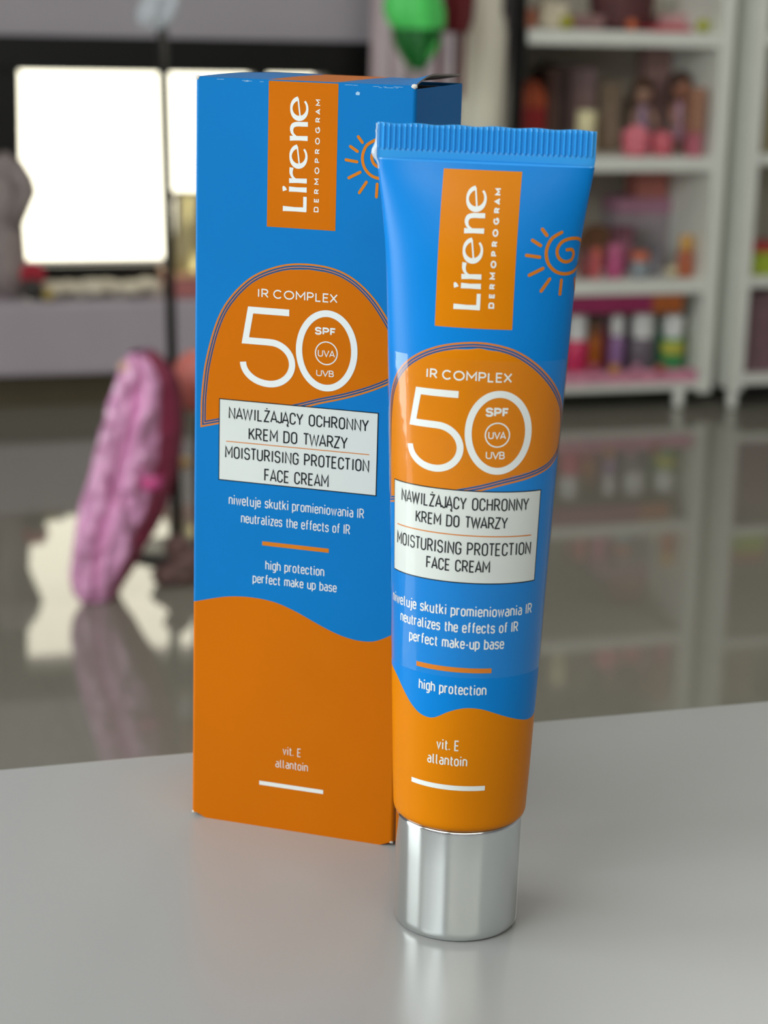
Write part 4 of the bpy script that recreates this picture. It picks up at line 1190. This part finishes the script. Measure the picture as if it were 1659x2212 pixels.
# worn white corners
for (u, d, z, ru, rz, sd) in ((.42, .02, CH - .1, .5, .42, 1), (CW - .45, .0, CH - .05, .62, .45, 2), (.40, .12, .95, .38, .30, 3), (CW - .5, .08, .95, .45, .28, 4)):
    mb = MB(); bm = bmesh.new(); bmesh.ops.create_icosphere(bm, subdivisions=3, radius=1.0)
    for v in bm.verts:
        k = 1 + .45 * noise.noise(v.co * 2.2 + V3((sd * 5, 0, 0)))
        p = v.co * k; v.co = cpt(u + p.x * ru, d + p.y * .22 + .12, z + p.z * rz)
    mb.bm(bm, 0, True); o = mb.build('worn_corner', M_board, carton); o['label'] = 'worn white cardboard corner'
mb = MB()
mb.add(MC([(33.2, 152.9), (33.9, 152.9), (34.0, 153.4), (33.5, 153.6), (33.1, 153.3)], .03), [[0, 1, 2, 3, 4]])
for k_ in range(16):
    a_ = random.choice((random.uniform(1.5, 14.5), random.uniform(30.5, 43.5))); l_ = random.uniform(.5, 2.4); z_ = 154.55 + random.uniform(-.12, .2)
    mb.add(MC([(a_, z_), (a_ + l_, z_ + .02), (a_ + l_ * .8, z_ + .08), (a_ + l_ * .1, z_ + .07)], .03), [[0, 1, 2, 3]])
mb.add([cpt(CW + .03, 2.6, 141), cpt(CW + .03, 3.0, 141.4), cpt(CW + .03, 3.0, 145), cpt(CW + .03, 2.6, 144.6)], [[0, 1, 2, 3]])
o = mb.build('scuff_marks', mat('scuffed_print', (150, 190, 220), .6), carton); o['label'] = 'pale scuff marks along the carton edges'

# ------------------------------------------------------------------ the tube
TUBE_C = TURN @ V3((12.075 * MM, -32.02 * MM, 0)); TPSI = math.radians(-10) - AN
EXT = V3((math.cos(TPSI), math.sin(TPSI), 0)); EYT = V3((-math.sin(TPSI), math.cos(TPSI), 0))
PER = 2 * math.pi * 12.55
_zt = np.linspace(20, 146, 253)
_at = np.interp(_zt, [20, 24, 30, 55, 70, 84, 98, 110, 120, 128, 137, 140.5, 143.5, 146], [12.5, 12.55, 12.9, 13.9, 14.45, 15.05, 15.65, 16.25, 16.75, 17.2, 18.35, 18.85, 19.35, 19.5])
_k = np.ones(9) / 9; _at[4:-4] = np.convolve(_at, _k, 'valid'); _at[4:-4] = np.convolve(_at, _k, 'valid')


def ell_b(a):
    lo = np.zeros_like(a); hi = np.full_like(a, 13.0)
    for _ in range(45):
        b = (lo + hi) / 2; h = ((a - b) / (a + b)) ** 2
        p = math.pi * (a + b) * (1 + 3 * h / (10 + np.sqrt(4 - 3 * h)))
        hi = np.where(p > PER, b, hi); lo = np.where(p > PER, lo, b)
    return (lo + hi) / 2


_bt = ell_b(_at)
_ph = np.linspace(-math.pi, math.pi, 721)


def tube_uv(uv, lift):
    """(arc length from the front centre, height) in mm -> points on the tube wall, lifted outwards"""
    out = []
    for u, z in uv:
        a = np.interp(z, _zt, _at); b = np.interp(z, _zt, _bt)
        X = a * np.sin(_ph); Y = -b * np.cos(_ph)
        s = np.concatenate([[0], np.cumsum(np.hypot(np.diff(X), np.diff(Y)))]); s -= s[360]
        ph = np.interp(u, s, _ph)
        x, y = a * math.sin(ph), -b * math.cos(ph)
        nx, ny = math.sin(ph) / a, -math.cos(ph) / max(b, .3); l = math.hypot(nx, ny)
        x += nx / l * lift; y += ny / l * lift
        out.append(TUBE_C + EXT * (x * MM) + EYT * (y * MM) + V3((0, 0, z * MM)))
    return out


M_tube = package_materials('tube', .34)
tube = thing('cream_tube', 'blue and orange face cream tube standing on its silver cap before the carton', 'tube', TUBE_C)
WT = np.array(catmull([(-39.4, 46.5), (-33, 44), (-27, 44.6), (-21, 48.8), (-17.5, 50.6), (-15.0, 50.4), (-13.2, 49.5), (-11.06, 47.58), (-8.96, 45.6), (-6.9, 44.3), (-5.0, 43.92), (-3.5, 44.25), (-1.3, 45.48), (.9, 46.3), (2.9, 46.53), (5.1, 46.26), (7.45, 45.44), (10, 44.45), (12.9, 43.45), (15.6, 42.8), (19, 42.9), (24, 44.5), (30, 47.5), (36, 47.6), (39.5, 46.5)], 6))


def wave_t(u): return float(np.interp(u, WT[:, 0], WT[:, 1]))


mb = MB()
NU = 144; us = [-PER / 2 + PER * i / NU for i in range(NU)]
ring = []
for r_, z in ((.90, 22.3), (.955, 22.5), (.985, 22.9), (1.0, 23.6)):
    ring.append([TUBE_C + EXT * (12.55 * r_ * math.sin(2 * math.pi * u / PER) * MM) - EYT * (12.55 * r_ * math.cos(2 * math.pi * u / PER) * MM) + V3((0, 0, z * MM)) for u in us])
low = [[(u, 24.2 + (wave_t(u) - 24.2) * k / 14) for u in us] for k in range(15)]
upp = [[(u, wave_t(u) + (143.6 - wave_t(u)) * k / 64) for u in us] for k in range(65)]
g = ring + [tube_uv(r, 0) for r in low]
mb.sheet(g, ORG, True, closed=True)
mb.add(ring[0], [list(range(NU))[::-1]], ORG)
mb.sheet([tube_uv(r, 0) for r in upp], BLUE, True, closed=True)
pt_ = Print(mb, tube_uv, .8, True)
pt_.rect(-6.85, 6.95, 115.5, 142.6, ORG, .03)
logo(pt_, 1.12, 118.75, 4.7, 20.9, WHT, .06)
pt_.text('DERMOPROGRAM', 119.1, 139.7, 0, 1.02, .28, WHT, .06, wide=True, gap=.95, dirn=lambda x, y: (3.62 - y, x))
sun(pt_, lambda u, v: (u, v), LINE, .04)
DOME_T = [(-17.0, 83.0)] + catmull([(-16.9, 88), (-16.7, 92), (-16.4, 97.5), (-15.3, 102.6), (-13.1, 106.4), (-9.7, 109.2), (-5.4, 111.1), (-.6, 112.0), (3.3, 111.95), (7.24, 111.0), (10.65, 109.05), (13.65, 106.4), (16.1, 103.5), (17.8, 100.9), (18.7, 98.5), (19.1, 96), (18.5, 93.8), (16.5, 92.1), (14.4, 91.0), (11.1, 89.97), (6.6, 88.9), (1.9, 87.6), (-6, 85.7), (-14.5, 83.65)], 6)
pt_.fill(DOME_T, ORG, .03, rows=70, cols=48)
rings(pt_, DOME_T, .95)
ct_ = lambda u, v: ((u - 22.6) * .927 + .17, 89.78 + (v - 94.86) * .923)
five_zero(pt_, ct_, .93, WHT, .06)
pt_.text('IR COMPLEX', -8.03, 7.42, 106.2, 1.74, .27, WHT, .06, wide=True, gap=.30, space=.50)
pt_.text('SPF', 3.05, 7.2, 100.1, 1.65, .38, WHT, .06, wide=True, gap=.3)
pt_.ribbon(arc(5.32, 96.88, 2.13, 2.13, 0, 360, 44)[:-1], .24, WHT, .06, closed=True)
pt_.text('UVA', 3.7, 6.88, 96.15, 1.35, .20, WHT, .06, wide=True, gap=.28)
pt_.text('UVB', 3.44, 6.82, 92.58, 1.36, .20, WHT, .06, wide=True, gap=.24)
pt_.rect(-15.15, 14.35, 69.75, 86.75, BLK, .05); pt_.rect(-14.95, 14.15, 69.95, 86.55, LAB, .065)
pt_.text('NAWIL\u017bAJ\u0104CY OCHRONNY', -12.75, 11.85, 83.15, 2.32, .27, BLK, .085)
pt_.text('KREM DO TWARZY', -9.2, 8.0, 79.9, 2.2, .27, BLK, .085)
pt_.ribbon([(-13.9, 78.6), (12.7, 78.5)], .2, LINE, .085)
pt_.text('MOISTURISING PROTECTION', -13.9, 12.85, 74.95, 2.4, .27, BLK, .085)
pt_.text('FACE CREAM', -6.64, 5.18, 71.82, 2.24, .27, BLK, .085)
pt_.text('niweluje skutki promieniowania IR', -15.6, 14.1, 63.65, 2.0, .25, WHT, .06, gap=.24)
pt_.text('neutralizes the effects of IR', -12.45, 11.15, 60.6, 2.0, .25, WHT, .06, gap=.24)
pt_.text('perfect make-up base', -9.9, 8.5, 57.6, 2.0, .25, WHT, .06, gap=.24)
pt_.rect(-8.0, 6.35, 53.15, 54.05, LINE, .05)
pt_.text('high protection', -7.28, 5.6, 48.95, 2.0, .25, WHT, .06, gap=.24)
pt_.text('vit. E', -3.15, 1.1, 38.25, 2.02, .24, WHT, .06, gap=.24)
pt_.text('allantoin', -4.86, 2.7, 35.35, 1.95, .24, WHT, .06, gap=.24)
pt_.rect(-8.3, 6.2, 30.7, 31.62, WHT, .06)
mb.build('tube_body', M_tube, tube)

# crimped end
a_top = float(np.interp(143.5, _zt, _at)); b_top = float(np.interp(143.5, _zt, _bt))
NC = 40; prof = []
sub = 12
HW = 19.35


def tpt(x, y, z): return TUBE_C + EXT * (x * MM) + EYT * (y * MM) + V3((0, 0, z * MM))


xs = [-HW + 2 * HW * i / (NC * sub) for i in range(NC * sub + 1)]


def rib(x, k):
    f_ = ((x + HW) / (2 * HW) * NC) % 1.0
    edge = min(1, (HW - abs(x)) / .8)
    tri = (1 - abs(f_ - .38) / .38) if f_ < .38 else max(0, 1 - (f_ - .38) / .34)
    return k * .50 * max(0, tri) * edge


mb = MB()
levels = [(143.0, b_top * .97, 0, 0), (143.55, .80, 0, .1), (143.8, .58, 0, 0), (144.1, .62, 0, 0), (145.1, .60, 0, 0), (145.35, .56, .25, 0), (145.6, .5, 1, 0), (147.5, .48, 1, 0), (149.4, .46, 1, 0), (149.75, .42, .8, 0), (149.92, .30, .35, 0)]
for sg in (-1, 1):
    g = []
    for z, hb_, k, _ in levels:
        kw_ = min(1.0, .985 + .015 * (z - 143) / 2)
        g.append([tpt(x * kw_, sg * (hb_ * math.sqrt(max(.02, 1 - (x / HW) ** 8)) if z > 143.5 else hb_ * math.sqrt(max(0.004, 1 - (x / HW) ** 2))) + sg * rib(x, k), z + (0.10 * math.sin(x * .9) if z > 149.5 else 0)) for x in xs])
    if sg == 1: g = [r[::-1] for r in g]
    mb.sheet(g, 0, False)
    if sg == -1: front = g
    else: back = [r[::-1] for r in g]
nx_ = len(xs)
mb.add(front[-1] + back[-1], [[i, i + 1, nx_ + i + 1, nx_ + i] for i in range(nx_ - 1)], 0)
for e in (0, nx_ - 1):
    vsx = [r[e] for r in front] + [r[e] for r in back]; m = len(front)
    mb.add(vsx, [[i, i + 1, m + i + 1, m + i] if e else [m + i, m + i + 1, i + 1, i] for i in range(m - 1)], 0)
M_crimp = mat('tube_crimp_blue', (48, 152, 226), .24, var=.03, spec=.6)
mb.build('crimp_seal', M_crimp, tube)
# crinkled clear plastic at the crimp's left end
M_film = mat('clear_crinkle', (205, 222, 236), .12, var=.05, alpha=.6)
mb = MB(); g = []
for j in range(13):
    v = j / 12; z = 141.9 + 7.9 * v; row = []
    for i in range(9):
        u = i / 8
        ext = .35 + (.75 * math.exp(-((v - .36) / .16) ** 2)) + .12 * noise.noise(V3((u * 6, v * 9, 1)))
        x = -19.25 + .9 * (1 - v) * (v < .25) * .6 - ext * math.sin(math.pi * u) + .05 * math.sin(j * 2.4)
        row.append(tpt(x, -.62 + 1.2 * u + .1 * noise.noise(V3((v * 14, u * 5, 4))), z))
    g.append(row)
mb.sheet(g); o = mb.build('crinkled_edge', M_film, tube); o['label'] = 'crinkled clear plastic edge'

# clear glossy sticker over the middle of the tube
def sticker_material():
    m = bpy.data.materials.new('clear_sticker'); m.use_nodes = True
    nt = m.node_tree; nt.nodes.remove(nt.nodes['Principled BSDF'])
    tr = nt.nodes.new('ShaderNodeBsdfTransparent'); gl = nt.nodes.new('ShaderNodeBsdfGlossy'); gl.inputs['Roughness'].default_value = 0.05
    fr = nt.nodes.new('ShaderNodeFresnel'); fr.inputs['IOR'].default_value = 1.45
    tc = nt.nodes.new('ShaderNodeTexCoord'); nz = nt.nodes.new('ShaderNodeTexNoise'); nz.inputs['Scale'].default_value = 160
    nt.links.new(tc.outputs['Object'], nz.inputs['Vector'])
    bp = nt.nodes.new('ShaderNodeBump'); bp.inputs['Strength'].default_value = .12; bp.inputs['Distance'].default_value = .0004
    nt.links.new(nz.outputs['Fac'], bp.inputs['Height'])
    for n_ in (gl, fr): nt.links.new(bp.outputs['Normal'], n_.inputs['Normal'])
    mx = nt.nodes.new('ShaderNodeMixShader')
    ge = nt.nodes.new('ShaderNodeNewGeometry'); sb = nt.nodes.new('ShaderNodeMath'); sb.operation = 'MULTIPLY_ADD'   # plain film: no total reflection from behind
    sb.inputs[1].default_value = -1.0; sb.inputs[2].default_value = 1.0
    ml = nt.nodes.new('ShaderNodeMath'); ml.operation = 'MULTIPLY'
    nt.links.new(ge.outputs['Backfacing'], sb.inputs[0]); nt.links.new(sb.outputs[0], ml.inputs[0]); nt.links.new(fr.outputs[0], ml.inputs[1])
    nt.links.new(ml.outputs[0], mx.inputs[0]); nt.links.new(tr.outputs[0], mx.inputs[1]); nt.links.new(gl.outputs[0], mx.inputs[2])
    nt.links.new(mx.outputs[0], nt.nodes['Material Output'].inputs['Surface'])
    return m


mb = MB(); g = []
for j in range(41):
    z = 52.2 + (110.0 - 52.2) * j / 40
    g.append(tube_uv([(-30 + 60 * i / 90, z) for i in range(91)], .16))
mb.sheet(g); o = mb.build('clear_sticker', sticker_material(), tube); o['label'] = 'clear glossy sticker wrapped round the tube'

# silver cap
mb = MB(); g = []
for r_, z in ((10.6, .0), (11.2, .12), (11.6, .5), (11.78, 1.1), (11.80, 2.0), (11.86, 8), (11.92, 15), (11.98, 21.4), (11.93, 21.9), (11.80, 22.25), (11.5, 22.4), (10.8, 22.42)):
    g.append([TUBE_C + V3((r_ * math.cos(2 * math.pi * i / 128), r_ * math.sin(2 * math.pi * i / 128), z)) * MM if False else TUBE_C + V3((r_ * MM * math.cos(2 * math.pi * i / 128), r_ * MM * math.sin(2 * math.pi * i / 128), z * MM)) for i in range(128)])
mb.sheet(g, 0, True, closed=True); mb.add(g[0], [list(range(128))[::-1]]); mb.add(g[-1], [list(range(128))])
mb.build('cap', mat('silver_cap', (226, 230, 230), .10, metal=1.0, var=.01), tube)
